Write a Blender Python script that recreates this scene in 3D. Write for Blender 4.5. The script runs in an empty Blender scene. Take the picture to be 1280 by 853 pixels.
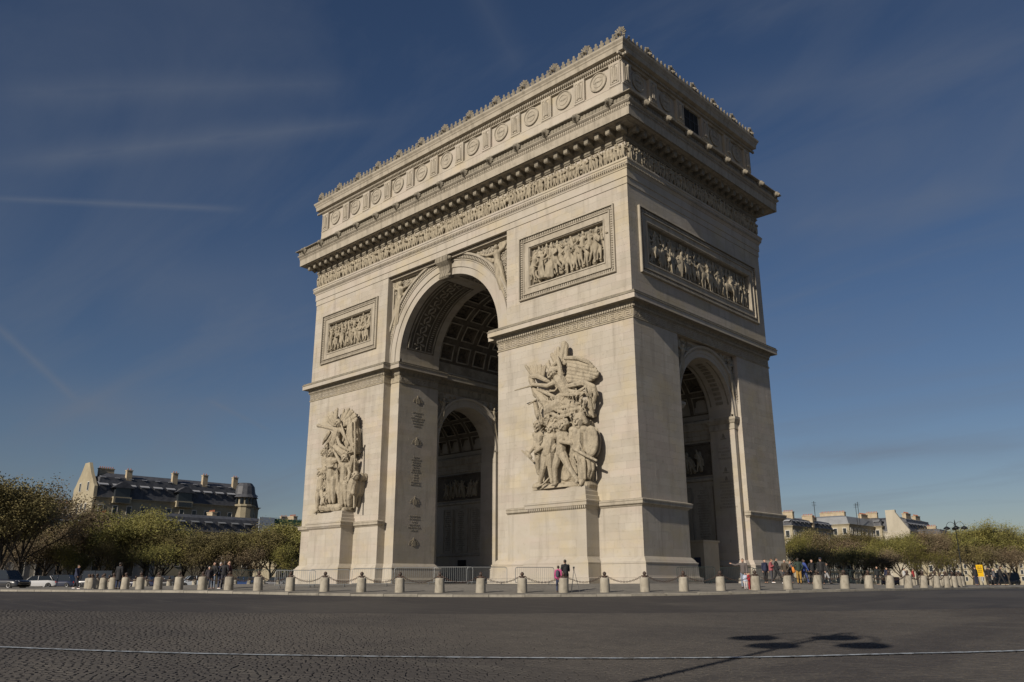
import bpy, bmesh, math, random
from math import sin, cos, tan, pi, radians, sqrt, atan2, atan
from mathutils import Vector, Matrix, noise
random.seed(7)
S = bpy.context.scene
COL = S.collection

# ------------------------------------------------------------------ camera
PITCH, YAW, ROLL, FPX = radians(16.4613), radians(43.6699), radians(-0.1168), 1022.955
CAMP = Vector((34.911, -50.205, 0.0))
cd = bpy.data.cameras.new('camera'); cam = bpy.data.objects.new('camera', cd); COL.objects.link(cam)
cd.sensor_width = 36; cd.lens = 36 * FPX / 1280; cd.clip_start = 0.5; cd.clip_end = 20000
fw = Vector((-sin(YAW) * cos(PITCH), cos(YAW) * cos(PITCH), sin(PITCH)))
ri = Vector((cos(YAW), sin(YAW), 0)); up = ri.cross(fw)
r2 = ri * cos(ROLL) + up * sin(ROLL); u2 = up * cos(ROLL) - ri * sin(ROLL)
M = Matrix((r2, u2, -fw)).transposed().to_4x4(); M.translation = CAMP
cam.matrix_world = M; S.camera = cam
FH = Vector((-sin(YAW), cos(YAW), 0))            # horizontal forward

# ------------------------------------------------------------------ sky, sun, exposure
SUN_EL, GRAZE = radians(26.5), radians(5.7)
SUN_DIR = Vector((sin(GRAZE) * cos(SUN_EL), -cos(GRAZE) * cos(SUN_EL), sin(SUN_EL)))   # towards the sun
W = bpy.data.worlds.new("World"); S.world = W; W.use_nodes = True
nt = W.node_tree; nt.nodes.clear()
N = nt.nodes.new; L = nt.links.new
out = N('ShaderNodeOutputWorld'); bg = N('ShaderNodeBackground'); L(bg.outputs[0], out.inputs[0])
sky = N('ShaderNodeTexSky'); sky.sky_type = 'NISHITA'; sky.sun_disc = False
sky.sun_elevation = SUN_EL; sky.sun_rotation = atan2(SUN_DIR.x, SUN_DIR.y)
sky.altitude = 100; sky.air_density = 1.0; sky.dust_density = 0.6; sky.ozone_density = 2.0
tc = N('ShaderNodeTexCoord')
hsv = N('ShaderNodeHueSaturation'); hsv.inputs['Saturation'].default_value = 1.12; hsv.inputs['Value'].default_value = 0.72
tint = N('ShaderNodeMix'); tint.data_type = 'RGBA'; tint.blend_type = 'MULTIPLY'; tint.inputs['Factor'].default_value = 1; L(sky.outputs[0], tint.inputs[6]); tint.inputs[7].default_value = (1.03, 0.98, 1.05, 1)
L(tint.outputs[2], hsv.inputs['Color'])
# thin cirrus and old contrails, part of the sky itself
def vmath(op, a, b=None):
    n = N('ShaderNodeVectorMath'); n.operation = op
    L(a, n.inputs[0])
    if b is not None:
        if isinstance(b, (tuple, Vector)): n.inputs[1].default_value = b
        else: L(b, n.inputs[1])
    return n
def mth(op, a, b=None, c=None, clamp=False):
    n = N('ShaderNodeMath'); n.operation = op; n.use_clamp = clamp
    for i, v in enumerate((a, b, c)):
        if v is None: continue
        if isinstance(v, (int, float)): n.inputs[i].default_value = v
        else: L(v, n.inputs[i])
    return n.outputs[0]
nrm = vmath('NORMALIZE', tc.outputs['Generated']).outputs[0]
sep = N('ShaderNodeSeparateXYZ'); L(nrm, sep.inputs[0])
inv = mth('DIVIDE', 1.0, mth('ADD', mth('MAXIMUM', sep.outputs[2], 0.0), 0.18))
sc = vmath('SCALE', nrm); L(inv, sc.inputs['Scale'])
mp = N('ShaderNodeMapping'); L(sc.outputs[0], mp.inputs[0]); mp.inputs['Rotation'].default_value = (0, 0, radians(20)); mp.inputs['Scale'].default_value = (0.55, 1.7, 0.2)
nz = N('ShaderNodeTexNoise'); L(mp.outputs[0], nz.inputs[0]); nz.inputs['Scale'].default_value = 1.6; nz.inputs['Detail'].default_value = 7; nz.inputs['Roughness'].default_value = 0.58; nz.inputs['Distortion'].default_value = 0.8
cl = N('ShaderNodeMapRange'); L(nz.outputs[0], cl.inputs[0]); cl.inputs[1].default_value = 0.46; cl.inputs[2].default_value = 0.85; cl.inputs[3].default_value = 0; cl.inputs[4].default_value = 0.40
def px_dir(px, py):
    return (fw + r2 * ((px - 640) / FPX) - u2 * ((py - 426.5) / FPX)).normalized()
def contrail(p0, p1, width, strength):
    a, b = px_dir(*p0), px_dir(*p1)
    n = a.cross(b).normalized(); m = (a + b).normalized(); half = a.angle(b) / 2
    d = mth('ABSOLUTE', vmath('DOT_PRODUCT', nrm, tuple(n)).outputs['Value'])
    wob = mth('MULTIPLY', mth('SUBTRACT', nz2.outputs[0], 0.5), width * 1.2)
    d = mth('ABSOLUTE', mth('ADD', d, wob))
    acr = mth('SUBTRACT', 1.0, mth('DIVIDE', d, width), clamp=True)
    acr = mth('POWER', acr, 1.5)
    dm = vmath('DOT_PRODUCT', nrm, tuple(m)).outputs['Value']
    r = N('ShaderNodeMapRange'); L(dm, r.inputs[0]); r.inputs[1].default_value = cos(half * 1.15); r.inputs[2].default_value = cos(half * 0.6)
    r.interpolation_type = 'SMOOTHSTEP'
    return mth('MULTIPLY', mth('MULTIPLY', acr, r.outputs[0]), mth('MULTIPLY', strength, mth('ADD', nz2.outputs[0], 0.45)))
nz2 = N('ShaderNodeTexNoise'); L(nrm, nz2.inputs[0]); nz2.inputs['Scale'].default_value = 9; nz2.inputs['Detail'].default_value = 5
tot = cl.outputs[0]
for c in (((-30, 247), (300, 262), 0.006, 0.30), ((260, 500), (340, 540), 0.006, 0.22), ((130, 380), (400, 330), 0.09, 0.13), ((0, 205), (480, 150), 0.022, 0.26), ((-20, 118), (430, 104), 0.024, 0.17),
          ((-10, 402), (95, 500), 0.007, 0.34), ((60, 478), (360, 620), 0.05, 0.18), ((590, -20), (650, 90), 0.035, 0.12),
          ((940, 572), (1300, 556), 0.022, 0.26), ((860, 130), (1300, 70), 0.05, 0.16), ((-20, 515), (400, 505), 0.04, 0.20), ((980, 285), (1240, 235), 0.03, 0.14), ((900, 30), (1100, -40), 0.04, 0.12), ((160, 330), (420, 420), 0.07, 0.12)):
    tot = mth('ADD', tot, contrail(*c))
tot = mth('MINIMUM', tot, 0.8)
# the veil only thins out below the horizon
mix = N('ShaderNodeMix'); mix.data_type = 'RGBA'; L(tot, mix.inputs['Factor']); L(hsv.outputs[0], mix.inputs[6]); mix.inputs[7].default_value = (2.3, 2.65, 3.35, 1)
L(mix.outputs[2], bg.inputs[0]); bg.inputs[1].default_value = 0.066
sd = bpy.data.lights.new('sun', 'SUN'); sd.energy = 4.9; sd.angle = radians(0.53); sd.color = (1, 0.905, 0.775)
sun = bpy.data.objects.new('sun', sd); COL.objects.link(sun)
sun.rotation_euler = SUN_DIR.to_track_quat('Z', 'Y').to_euler()
S.view_settings.view_transform = 'Standard'; S.view_settings.look = 'None'
S.view_settings.exposure = -0.06; S.view_settings.gamma = 1
S.cycles.max_bounces = 6; S.cycles.diffuse_bounces = 4

# ------------------------------------------------------------------ helpers
def at(px, s, z=0.0):
    """a world point at forward distance s and height z, seen in column px"""
    p = CAMP + FH * s + ri * ((px - 640) / FPX * (s * cos(PITCH) + z * sin(PITCH))); p.z = 0; return p
def zat(py, s, px=640): return s * tan(PITCH + atan((426.5 - py - (px - 640) * 0.00204) / FPX))
def lerp(a, b, t): return a + (b - a) * t
def interp(x, pts):
    if x <= pts[0][0]: return pts[0][1]
    for (a, va), (b, vb) in zip(pts, pts[1:]):
        if x <= b: return lerp(va, vb, (x - a) / (b - a))
    return pts[-1][1]

class MB:
    """collects shapes and links them as ONE mesh object"""
    def __init__(s): s.v = []; s.f = []; s.m = []; s.mi = 0
    def quad(s, *p):
        k = len(s.v); s.v += [tuple(q) for q in p]; s.f.append(tuple(range(k, k + len(p)))); s.m.append(s.mi)
    def box(s, x0, x1, y0, y1, z0, z1, fn=None):
        k = len(s.v)
        vs = [(x0, y0, z0), (x1, y0, z0), (x1, y1, z0), (x0, y1, z0), (x0, y0, z1), (x1, y0, z1), (x1, y1, z1), (x0, y1, z1)]
        s.v += [tuple(fn(*q)) for q in vs] if fn else vs
        for f in ((3, 2, 1, 0), (4, 5, 6, 7), (0, 1, 5, 4), (1, 2, 6, 5), (2, 3, 7, 6), (3, 0, 4, 7)):
            s.f.append(tuple(k + i for i in f)); s.m.append(s.mi)
    def grid(s, rows, close_u=False, close_v=False):
        k = len(s.v); n = len(rows[0])
        for r in rows: s.v += [tuple(q) for q in r]
        R = len(rows)
        for i in range(R if close_v else R - 1):
            for j in range(n if close_u else n - 1):
                a = k + i * n + j; b = k + i * n + (j + 1) % n; i2 = (i + 1) % R
                s.f.append((a, b, k + i2 * n + (j + 1) % n, k + i2 * n + j)); s.m.append(s.mi)
    def prism(s, poly, fn0, fn1):
        k = len(s.v); n = len(poly)
        s.v += [tuple(fn0(*p)) for p in poly] + [tuple(fn1(*p)) for p in poly]
        s.f.append(tuple(range(k + n - 1, k - 1, -1))); s.f.append(tuple(range(k + n, k + 2 * n))); s.m += [s.mi] * 2
        for i in range(n):
            j = (i + 1) % n; s.f.append((k + i, k + j, k + n + j, k + n + i)); s.m.append(s.mi)
    def lathe(s, prof, cx=0, cy=0, n=16, cap=True):
        rows = [[(cx + r * cos(2 * pi * i / n), cy + r * sin(2 * pi * i / n), z) for i in range(n)] for r, z in prof]
        k = len(s.v); s.grid(rows, close_u=True)
        if cap:
            s.f.append(tuple(range(k + n - 1, k - 1, -1))); s.m.append(s.mi)
            e = len(s.v); s.f.append(tuple(range(e - n, e))); s.m.append(s.mi)
    def tube(s, pts, rad, n=6, cap=True):
        pts = [Vector(p) for p in pts]
        if not hasattr(rad, '__len__'): rad = [rad] * len(pts)
        rows = []; prev = None
        for i, p in enumerate(pts):
            d = (pts[min(i + 1, len(pts) - 1)] - pts[max(i - 1, 0)])
            if d.length < 1e-6: d = Vector((0, 0, 1))
            d.normalize()
            if prev is None: a = d.orthogonal().normalized()
            else:
                a = prev - d * prev.dot(d)
                if a.length < 1e-4: a = d.orthogonal()
                a.normalize()
            prev = a; b = d.cross(a)
            rows.append([p + (a * cos(2 * pi * k / n) + b * sin(2 * pi * k / n)) * rad[i] for k in range(n)])
        k = len(s.v); s.grid(rows, close_u=True)
        if cap:
            s.f.append(tuple(range(k + n - 1, k - 1, -1))); s.m.append(s.mi)
            e = len(s.v); s.f.append(tuple(range(e - n, e))); s.m.append(s.mi)
    def capsule(s, a, b, ra, rb, n=8, flat=None):
        """closed rounded limb between two points (flat = (direction, factor) squashes it)"""
        a = Vector(a); b = Vector(b); d = b - a; Ln = d.length
        d = d.normalized() if Ln > 1e-6 else Vector((0, 0, 1))
        x = d.orthogonal().normalized(); y = d.cross(x)
        if flat:
            fd = Vector(flat[0]); fd = fd - d * fd.dot(d)
            if fd.length > 1e-3: y = fd.normalized(); x = y.cross(d)
        ky = flat[1] if flat else 1.0
        rows = []
        for t in (-80, -45, 0): rows.append((a + d * (ra * sin(radians(t))), ra * cos(radians(t))))
        for t in (0, 45, 80): rows.append((b + d * (rb * sin(radians(t))), rb * cos(radians(t))))
        rr = [[p + x * (r * cos(2 * pi * k / n)) + y * (r * ky * sin(2 * pi * k / n)) for k in range(n)] for p, r in rows]
        k = len(s.v); s.grid(rr, close_u=True)
        s.f.append(tuple(range(k + n - 1, k - 1, -1))); s.m.append(s.mi)
        e = len(s.v); s.f.append(tuple(range(e - n, e))); s.m.append(s.mi)
    def chain(s, pts, rad, **kw):
        for i in range(len(pts) - 1): s.capsule(pts[i], pts[i + 1], rad[i], rad[min(i + 1, len(rad) - 1)], **kw)
    def mesh(s, name, mats, smooth=False):
        me = bpy.data.meshes.new(name); me.from_pydata(s.v, [], s.f)
        if not isinstance(mats, (list, tuple)): mats = [mats]
        for m in mats: me.materials.append(m)
        if len(mats) > 1: me.polygons.foreach_set('material_index', s.m)
        if smooth: me.polygons.foreach_set('use_smooth', [True] * len(me.polygons))
        me.update(); return me
    def build(s, name, mats, parent=None, smooth=False, kind=None):
        return link(name, s.mesh(name, mats, smooth), parent, kind)

def link(name, me, parent=None, kind=None, loc=None, rot=None, scale=None, label=None):
    """parts are modelled in world coordinates: shift them back under their parent's base"""
    o = bpy.data.objects.new(name, me); COL.objects.link(o)
    base = Vector(loc) if loc is not None else Vector((0, 0, 0))
    if parent is not None:
        o.parent = parent
        if parent.get('at_base'): base = base - Vector(parent['at_base'])
    o.location = base
    if rot is not None: o.rotation_euler = rot
    if scale is not None: o.scale = scale if hasattr(scale, '__len__') else (scale,) * 3
    if kind: o['kind'] = kind
    if label: o['label'] = label
    return o
def thing(name, label, cat, loc=(0, 0, 0), rotz=0, group=None, world_parts=False):
    o = bpy.data.objects.new(name, None); COL.objects.link(o); o.empty_display_size = 0.3
    o.location = loc; o.rotation_euler = (0, 0, rotz); o['label'] = label; o['category'] = cat
    if group: o['group'] = group
    if world_parts: o['at_base'] = tuple(loc)
    return o
def tag(o, label, cat, group=None):
    o['label'] = label; o['category'] = cat
    if group: o['group'] = group
    return o
def copy_tree(o, parent=None):
    c = o.copy(); COL.objects.link(c)
    if parent is not None: c.parent = parent
    for ch in list(o.children): copy_tree(ch, c)
    return c
def remeshed(mb, voxel, mats, name='carving', ratio=None, smooth_it=2, disp=None):
    """fuse overlapping limbs into one continuous carved surface"""
    me = mb.mesh(name, mats); o = bpy.data.objects.new('tmp', me); COL.objects.link(o)
    m = o.modifiers.new('r', 'REMESH'); m.mode = 'VOXEL'; m.voxel_size = voxel
    if smooth_it:
        m = o.modifiers.new('s', 'SMOOTH'); m.factor = 0.5; m.iterations = smooth_it
    if disp:
        t = bpy.data.textures.new('carve', 'CLOUDS'); t.noise_scale = disp[0]; t.noise_depth = 2
        m = o.modifiers.new('d', 'DISPLACE'); m.texture = t; m.strength = disp[1]; m.mid_level = 0.5
    if ratio:
        m = o.modifiers.new('dc', 'DECIMATE'); m.ratio = ratio
    dg = bpy.context.evaluated_depsgraph_get()
    r = bpy.data.meshes.new_from_object(o.evaluated_get(dg)); r.name = name
    bpy.data.objects.remove(o); bpy.data.meshes.remove(me)
    r.polygons.foreach_set('use_smooth', [True] * len(r.polygons))
    if not isinstance(mats, (list, tuple)): mats = [mats]
    r.materials.clear()
    for q in mats: r.materials.append(q)
    r.polygons.foreach_set('material_index', [0] * len(r.polygons))
    return r

# ------------------------------------------------------------------ materials
def mat(name, col, rough=0.8, metal=0.0, spec=0.5):
    m = bpy.data.materials.new(name); m.use_nodes = True; b = m.node_tree.nodes['Principled BSDF']
    b.inputs['Base Color'].default_value = (*col, 1); b.inputs['Roughness'].default_value = rough; b.inputs['Metallic'].default_value = metal
    b.inputs['Specular IOR Level'].default_value = spec
    return m
def nmat(name, layers, base, rough=0.85, bump=None, rand=0.0, spec=0.3, metal=0.0):
    """procedural material. layers: (colour, noise scale xyz, lo, hi, strength) mixed over the base, in world coordinates"""
    m = mat(name, base, rough, metal, spec); t = m.node_tree; n = t.nodes.new; l = t.links.new; b = t.nodes['Principled BSDF']
    geo = n('ShaderNodeNewGeometry'); cur = None
    rgb = n('ShaderNodeRGB'); rgb.outputs[0].default_value = (*base, 1); cur = rgb.outputs[0]
    for i, (c, scl, lo, hi, st) in enumerate(layers):
        mpg = n('ShaderNodeMapping'); l(geo.outputs['Position'], mpg.inputs[0]); mpg.inputs['Scale'].default_value = scl; mpg.inputs['Location'].default_value = (i * 7.3, i * 3.1, i * 1.7)
        no = n('ShaderNodeTexNoise'); l(mpg.outputs[0], no.inputs[0]); no.inputs['Scale'].default_value = 1; no.inputs['Detail'].default_value = 6; no.inputs['Roughness'].default_value = 0.6
        mr = n('ShaderNodeMapRange'); l(no.outputs[0], mr.inputs[0]); mr.inputs[1].default_value = lo; mr.inputs[2].default_value = hi; mr.inputs[3].default_value = 0; mr.inputs[4].default_value = st
        mx = n('ShaderNodeMix'); mx.data_type = 'RGBA'; l(mr.outputs[0], mx.inputs['Factor']); l(cur, mx.inputs[6]); mx.inputs[7].default_value = (*c, 1); cur = mx.outputs[2]
    if rand:
        oi = n('ShaderNodeObjectInfo'); ad = n('ShaderNodeMath'); ad.operation = 'ADD'; l(geo.outputs['Random Per Island'], ad.inputs[0]); l(oi.outputs['Random'], ad.inputs[1])
        fr = n('ShaderNodeMath'); fr.operation = 'FRACT'; l(ad.outputs[0], fr.inputs[0])
        mr = n('ShaderNodeMapRange'); l(fr.outputs[0], mr.inputs[0]); mr.inputs[3].default_value = 1 - rand; mr.inputs[4].default_value = 1 + rand
        hs = n('ShaderNodeHueSaturation'); l(mr.outputs[0], hs.inputs['Value']); l(cur, hs.inputs['Color']); cur = hs.outputs[0]
    l(cur, b.inputs['Base Color'])
    if bump:
        no = n('ShaderNodeTexNoise'); l(geo.outputs['Position'], no.inputs[0]); no.inputs['Scale'].default_value = bump[0]; no.inputs['Detail'].default_value = 8; no.inputs['Roughness'].default_value = 0.65
        bp = n('ShaderNodeBump'); bp.inputs['Strength'].default_value = bump[1]; bp.inputs['Distance'].default_value = bump[2]; l(no.outputs[0], bp.inputs['Height']); l(bp.outputs[0], b.inputs['Normal'])
    return m
STONE_LAYERS = [((0.34, 0.30, 0.235), (0.35, 0.35, 0.35), 0.42, 0.66, 0.7), ((0.42, 0.36, 0.31), (0.16, 0.16, 0.5), 0.48, 0.66, 0.6),
                ((0.42, 0.35, 0.21), (0.28, 0.28, 0.4), 0.50, 0.66, 0.42),
                ((0.21, 0.185, 0.15), (1.3, 1.3, 0.16), 0.52, 0.74, 0.48),
                ((0.17, 0.155, 0.13), (3.0, 3.0, 3.0), 0.60, 0.80, 0.45)]
M_STONE = nmat('limestone', STONE_LAYERS, (0.40, 0.365, 0.31), 0.88, (5, 0.3, 0.04), rand=0.06)
M_TRIM = nmat('limestone_moulding', [((0.30, 0.265, 0.205), (0.6, 0.6, 0.6), 0.40, 0.66, 0.7), ((0.17, 0.152, 0.12), (2.2, 2.2, 0.5), 0.47, 0.74, 0.65), ((0.12, 0.11, 0.09), (4, 4, 4), 0.56, 0.8, 0.5)], (0.375, 0.335, 0.27), 0.88, (9, 0.3, 0.03))
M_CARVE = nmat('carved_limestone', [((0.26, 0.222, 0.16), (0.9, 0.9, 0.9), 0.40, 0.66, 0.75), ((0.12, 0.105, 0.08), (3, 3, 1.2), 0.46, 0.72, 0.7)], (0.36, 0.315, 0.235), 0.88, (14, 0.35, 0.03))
M_CORNICE = nmat('weathered_shade_toned_stone', [((0.19, 0.17, 0.135), (1.2, 1.2, 1.2), 0.38, 0.62, 0.75), ((0.10, 0.092, 0.078), (5, 5, 2), 0.45, 0.72, 0.65)], (0.265, 0.235, 0.18), 0.9, (12, 0.4, 0.04))  # weathered tone; also shade put into the impost bed, grooves and grounds
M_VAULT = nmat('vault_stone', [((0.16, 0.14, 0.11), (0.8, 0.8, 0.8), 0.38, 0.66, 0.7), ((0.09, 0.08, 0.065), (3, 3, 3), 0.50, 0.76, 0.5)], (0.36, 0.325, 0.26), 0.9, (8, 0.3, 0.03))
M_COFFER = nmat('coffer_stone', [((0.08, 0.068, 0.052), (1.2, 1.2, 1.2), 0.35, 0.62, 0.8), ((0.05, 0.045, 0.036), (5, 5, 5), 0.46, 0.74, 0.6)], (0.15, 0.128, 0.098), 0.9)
M_ENGRAVE = mat('engraved_letters', (0.25, 0.225, 0.18), 0.9)
M_DARK = mat('dark_opening', (0.012, 0.012, 0.012), 0.9)
# ================================================================== the triumphal arch
AW, AD = 44.82, 22.2
CX, CY = -22.7, 11.1                 # axes of the two passages
RB, ZB = 7.17, 22.3                  # great arch
RS, ZS = 4.3, 14.4                   # small arches
XJ1, XJ0 = CX + RB, CX - RB          # jambs of the great arch
PR, PL = -14.7, -31.25               # inner ends of the four pier fronts
UR, UL = -13.65, -31.25              # recess in the upper stage
REC, SREC = 0.9, 0.45                # recess depth front, sides
ARCH = thing('triumphal_arch', 'colossal pale limestone triumphal arch with sculpted piers in the middle of the square', 'monument', (-22.41, 11.1, -0.1), world_parts=True)
def part(name, mb_or_me, mats=None, **kw):
    me = mb_or_me.mesh(name, mats, kw.pop('smooth', False)) if isinstance(mb_or_me, MB) else mb_or_me
    return link(name, me, ARCH, kw.get('kind'), kw.get('loc'), kw.get('rot'), kw.get('scale'), kw.get('label'))
class Fr:
    """plane frame: a along the wall, b up, d out of the wall"""
    def __init__(s, o, u, n): s.o = Vector(o); s.u = Vector(u); s.n = Vector(n)
    def __call__(s, a, b, d): return s.o + s.u * a + s.n * d + Vector((0, 0, b))
    def shift(s, d): return Fr(s.o + s.n * d, s.u, s.n)
    def rotz(s): return atan2(s.u.y, s.u.x)
    def flipped(s): return s.u.cross(Vector((0, 0, 1))).dot(s.n) < 0
FF = Fr((0, 0, 0), (1, 0, 0), (0, -1, 0))            # front: a = x
FS = Fr((0, 0, 0), (0, 1, 0), (1, 0, 0))             # right side: a = y
# ---- solid masonry behind the facing stones
core = MB()
def sym_y(x0, x1, y0, y1, z0, z1):
    core.box(x0, x1, y0, y1, z0, z1); core.box(x0, x1, 2 * CY - y1, 2 * CY - y0, z0, z1)
for side in (0, 1):
    if side == 0: xa, xb, xc, xs, o1, o2 = PR, 0.0, XJ1, XJ1 + 0.43, -SREC, -2.9
    else: xa, xb, xc, xs, o1, o2 = -AW, PL, XJ0, XJ0 - 0.43, -AW + SREC, -AW + 2.9
    ins = 0.01                                        # facing stones stand proud of this
    if side == 0:
        sym_y(PR, -ins, ins, 6.2, -0.1, 19.82)
        sym_y(XJ1, -SREC, REC, 6.19, -0.1, 21.9); sym_y(XJ1 + .43, -SREC, 6.1, 6.4, -0.1, 19.8)
        sym_y(-2.9, -SREC, 6.35, 6.8, -0.1, ZS); sym_y(XJ1 + .43, -12.6, 6.35, 6.8, -0.1, ZS)
        core.box(PR, -ins, ins, AD - ins, 19.8, 21.9); core.box(XJ1, PR + .01, REC, AD - REC, 19.81, 21.89) if False else None
        sym_y(XJ1, PR, REC, 6.19, 19.81, 22.3); core.box(XJ1 + .43, PR + .01, 6.1, 16.1, 19.8, 22.3)
        core.box(UR, -.4, .4, AD - ins, 21.88, 31.4); core.box(PR, UR + .01, REC, AD - REC, 21.87, 31.35)
    else:
        sym_y(-AW, PL, ins, 6.2, -0.1, 19.82)
        sym_y(-AW + SREC, XJ0, REC, 6.19, -0.1, 21.9); sym_y(-AW + SREC, XJ0 - .43, 6.1, 6.4, -0.1, 19.8)
        sym_y(-AW + SREC, -AW + 2.9, 6.35, 6.8, -0.1, ZS); sym_y(-AW + 12.2, XJ0 - .43, 6.35, 6.8, -0.1, ZS)
        core.box(-AW, PL, ins, AD - ins, 19.8, 21.9)
        sym_y(PL, XJ0, REC, 6.19, 19.81, 22.3); core.box(PL - .01, XJ0 - .43, 6.1, 16.1, 19.8, 22.3)
        core.box(-AW, UL, .4, AD - ins, 21.88, 31.4)
def slab_hole(fr, a0, a1, b0, b1, h, d0, d1):
    core.box(a0, h[0], b0, b1, d0, d1, fr); core.box(h[1], a1, b0, b1, d0, d1, fr); core.box(h[0], h[1], b0, h[2], d0, d1, fr); core.box(h[0], h[1], h[3], b1, d0, d1, fr)
slab_hole(FF, UR, -.016, 21.88, 31.4, (-10.8, -2.58, 25.1, 28.7), -.41, -.016)
slab_hole(FF, -AW, UL, 21.88, 31.4, (-41.95, -34.0, 25.0, 28.42), -.41, -.016)
slab_hole(FS, .41, AD - .016, 21.88, 31.4, (2.52, 19.7, 25.1, 28.57), -.41, -.016)
core.box(-AW, -0.02, 0.02, AD - .02, 31.35, 38.2)
core.box(-AW + .12, -.15, .15, AD - .12, 38.1, 43.5)
def wall_arch(mb, fn, a0, a1, b1, c, zc, R, d0, d1, n=28, inner=True):
    """wall with an arched opening above the springing line, thickness d0..d1; fn(a, b, d)"""
    xs = [(c - R * cos(pi * i / n), zc + R * sin(pi * i / n)) for i in range(n + 1)]
    for d in (d0, d1):
        mb.quad(fn(a0, zc, d), fn(xs[0][0], zc, d), fn(xs[0][0], b1, d), fn(a0, b1, d))
        mb.quad(fn(xs[-1][0], zc, d), fn(a1, zc, d), fn(a1, b1, d), fn(xs[-1][0], b1, d))
        for (x0, z0), (x1, z1) in zip(xs, xs[1:]): mb.quad(fn(x0, z0, d), fn(x1, z1, d), fn(x1, b1, d), fn(x0, b1, d))
    if inner:
        for (x0, z0), (x1, z1) in zip(xs, xs[1:]): mb.quad(fn(x0, z0, d0), fn(x1, z1, d0), fn(x1, z1, d1), fn(x0, z0, d1))
# great arch: bands front and back, deeper coffered middle
wall_arch(core, FF, UL - .3, UR + .3, 31.34, CX, ZB, RB, -REC, -6.2, 40)
wall_arch(core, FF, UL - .3, UR + .3, 31.34, CX, ZB, RB, -16.0, -AD + REC, 40)
core.quad(*[FF(a, b, d) for a, b, d in ((UL, 31.0, -6), (UR, 31.0, -6), (UR, 31.0, -16.2), (UL, 31.0, -16.2))])
# small arches (run along x through both masses)
for x0, x1 in ((-SREC, -2.9), (-12.6, XJ1 + .43), (XJ0 - .43, -AW + 12.2), (-AW + 2.9, -AW + SREC)):
    wall_arch(core, FS, 6.15, 16.05, 19.81, CY, ZS, RS, x0, x1, 24)
part('masonry_core', core, M_STONE)
# jamb ends of the recesses in the upper stage are closed by the core boxes above

# ---- facing stones
facing = MB(); single_budget = [0]
UNIT = None
def unit_block():
    global UNIT
    if UNIT is None:
        m = MB(); e = 0.012
        # slightly arrised block, front face is -y of the unit
        m.box(0, 1, 0, 1, 0, 1); UNIT = m.mesh('stone', M_STONE)
    return UNIT
def ashlar(fr, a0, a1, b0, b1, h=0.55, lo=1.15, hi=1.95, single=False, depth=0.06, hole=None):
    rows = max(1, round((b1 - b0) / h)); hh = (b1 - b0) / rows
    for r in range(rows):
        z0 = b0 + r * hh; a = a0
        first = True
        while a < a1 - 1e-4:
            w = random.uniform(lo, hi) * (0.6 if first and r % 2 else 1); first = False
            e = a + w
            if a1 - e < 0.6 * lo: e = a1
            d = random.uniform(0.0, 0.0025)
            g = 0.003
            if hole and z0 + hh > hole[2] and z0 < hole[3]:
                if a > hole[0] - .3 and a < hole[1]: a = hole[1]; continue
                if a < hole[0] and e > hole[0] - .35: e = hole[0] + .02
            if single:
                p = fr(a + g, z0 + g, d) if not fr.flipped() else fr(e - g, z0 + g, d)
                ang = fr.rotz() if not fr.flipped() else fr.rotz() + pi
                # unit cube: x along wall, y inwards, z up
                link('stone', unit_block(), ARCH, loc=p, rot=(0, 0, ang), scale=(e - a - 2 * g, depth, hh - 2 * g)); single_budget[0] += 1
            else:
                facing.box(a + g, e - g, z0 + g, z0 + hh - g, -depth, d, fr)
            a = e
E1 = 0.004
# near pier front: the largest stones in view are parts of their own
ashlar(FF, PR, 0, 5.95, 19.80, 0.555, 1.25, 2.1, single=True)
ashlar(FF, PR, 0, 1.82, 5.40, 0.6, 1.3, 2.2)
ashlar(FS, 0, 6.2, 5.95, 19.80, 0.555, 1.0, 1.7); ashlar(FS, 0, 6.2, 1.82, 5.40, 0.6, 1.1, 1.8)
ashlar(FS, 16.0, AD, 5.95, 19.80, 0.555, 1.0, 1.7); ashlar(FS, 16.0, AD, 1.82, 5.40, 0.6, 1.1, 1.8)
ashlar(FF, -AW, PL, 5.95, 19.80, 0.555, 1.25, 2.1); ashlar(FF, -AW, PL, 1.82, 5.40, 0.6, 1.3, 2.2)
# upper stage
ashlar(FF, UR, 0, 21.9, 31.3, 0.59, 1.3, 2.2, hole=(-11.5, -1.9, 24.4, 29.35)); ashlar(FF, -AW, UL, 21.9, 31.3, 0.59, 1.3, 2.2, hole=(-42.65, -33.3, 24.35, 29.1))
ashlar(FS, 0, AD, 21.9, 31.3, 0.59, 1.2, 2.0, hole=(1.8, 20.4, 24.4, 29.2))
# recess strips beside the great arch, jambs
FREC = FF.shift(-REC)
ashlar(FREC, PL, XJ0, 1.82, 19.8, 0.555, 1.5, 2); ashlar(FREC, XJ1, PR, 1.82, 19.8, 0.555, 1.5, 2)
FJL = Fr((XJ0, 0, 0), (0, 1, 0), (1, 0, 0)); FJR = Fr((XJ1, 0, 0), (0, 1, 0), (-1, 0, 0))
ashlar(FJL, REC, 6.2, 1.82, 19.8, 0.6, 1.2, 1.9); ashlar(FJL, 16.0, AD - REC, 1.82, 19.8, 0.6, 1.2, 1.9); ashlar(FJR, REC, 6.2, 1.82, 19.8, 0.6)
FPL = Fr((PL, 0, 0), (0, 1, 0), (1, 0, 0))
ashlar(FPL, 0, REC, 1.82, 19.8, 0.555, .9, .95)
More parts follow.
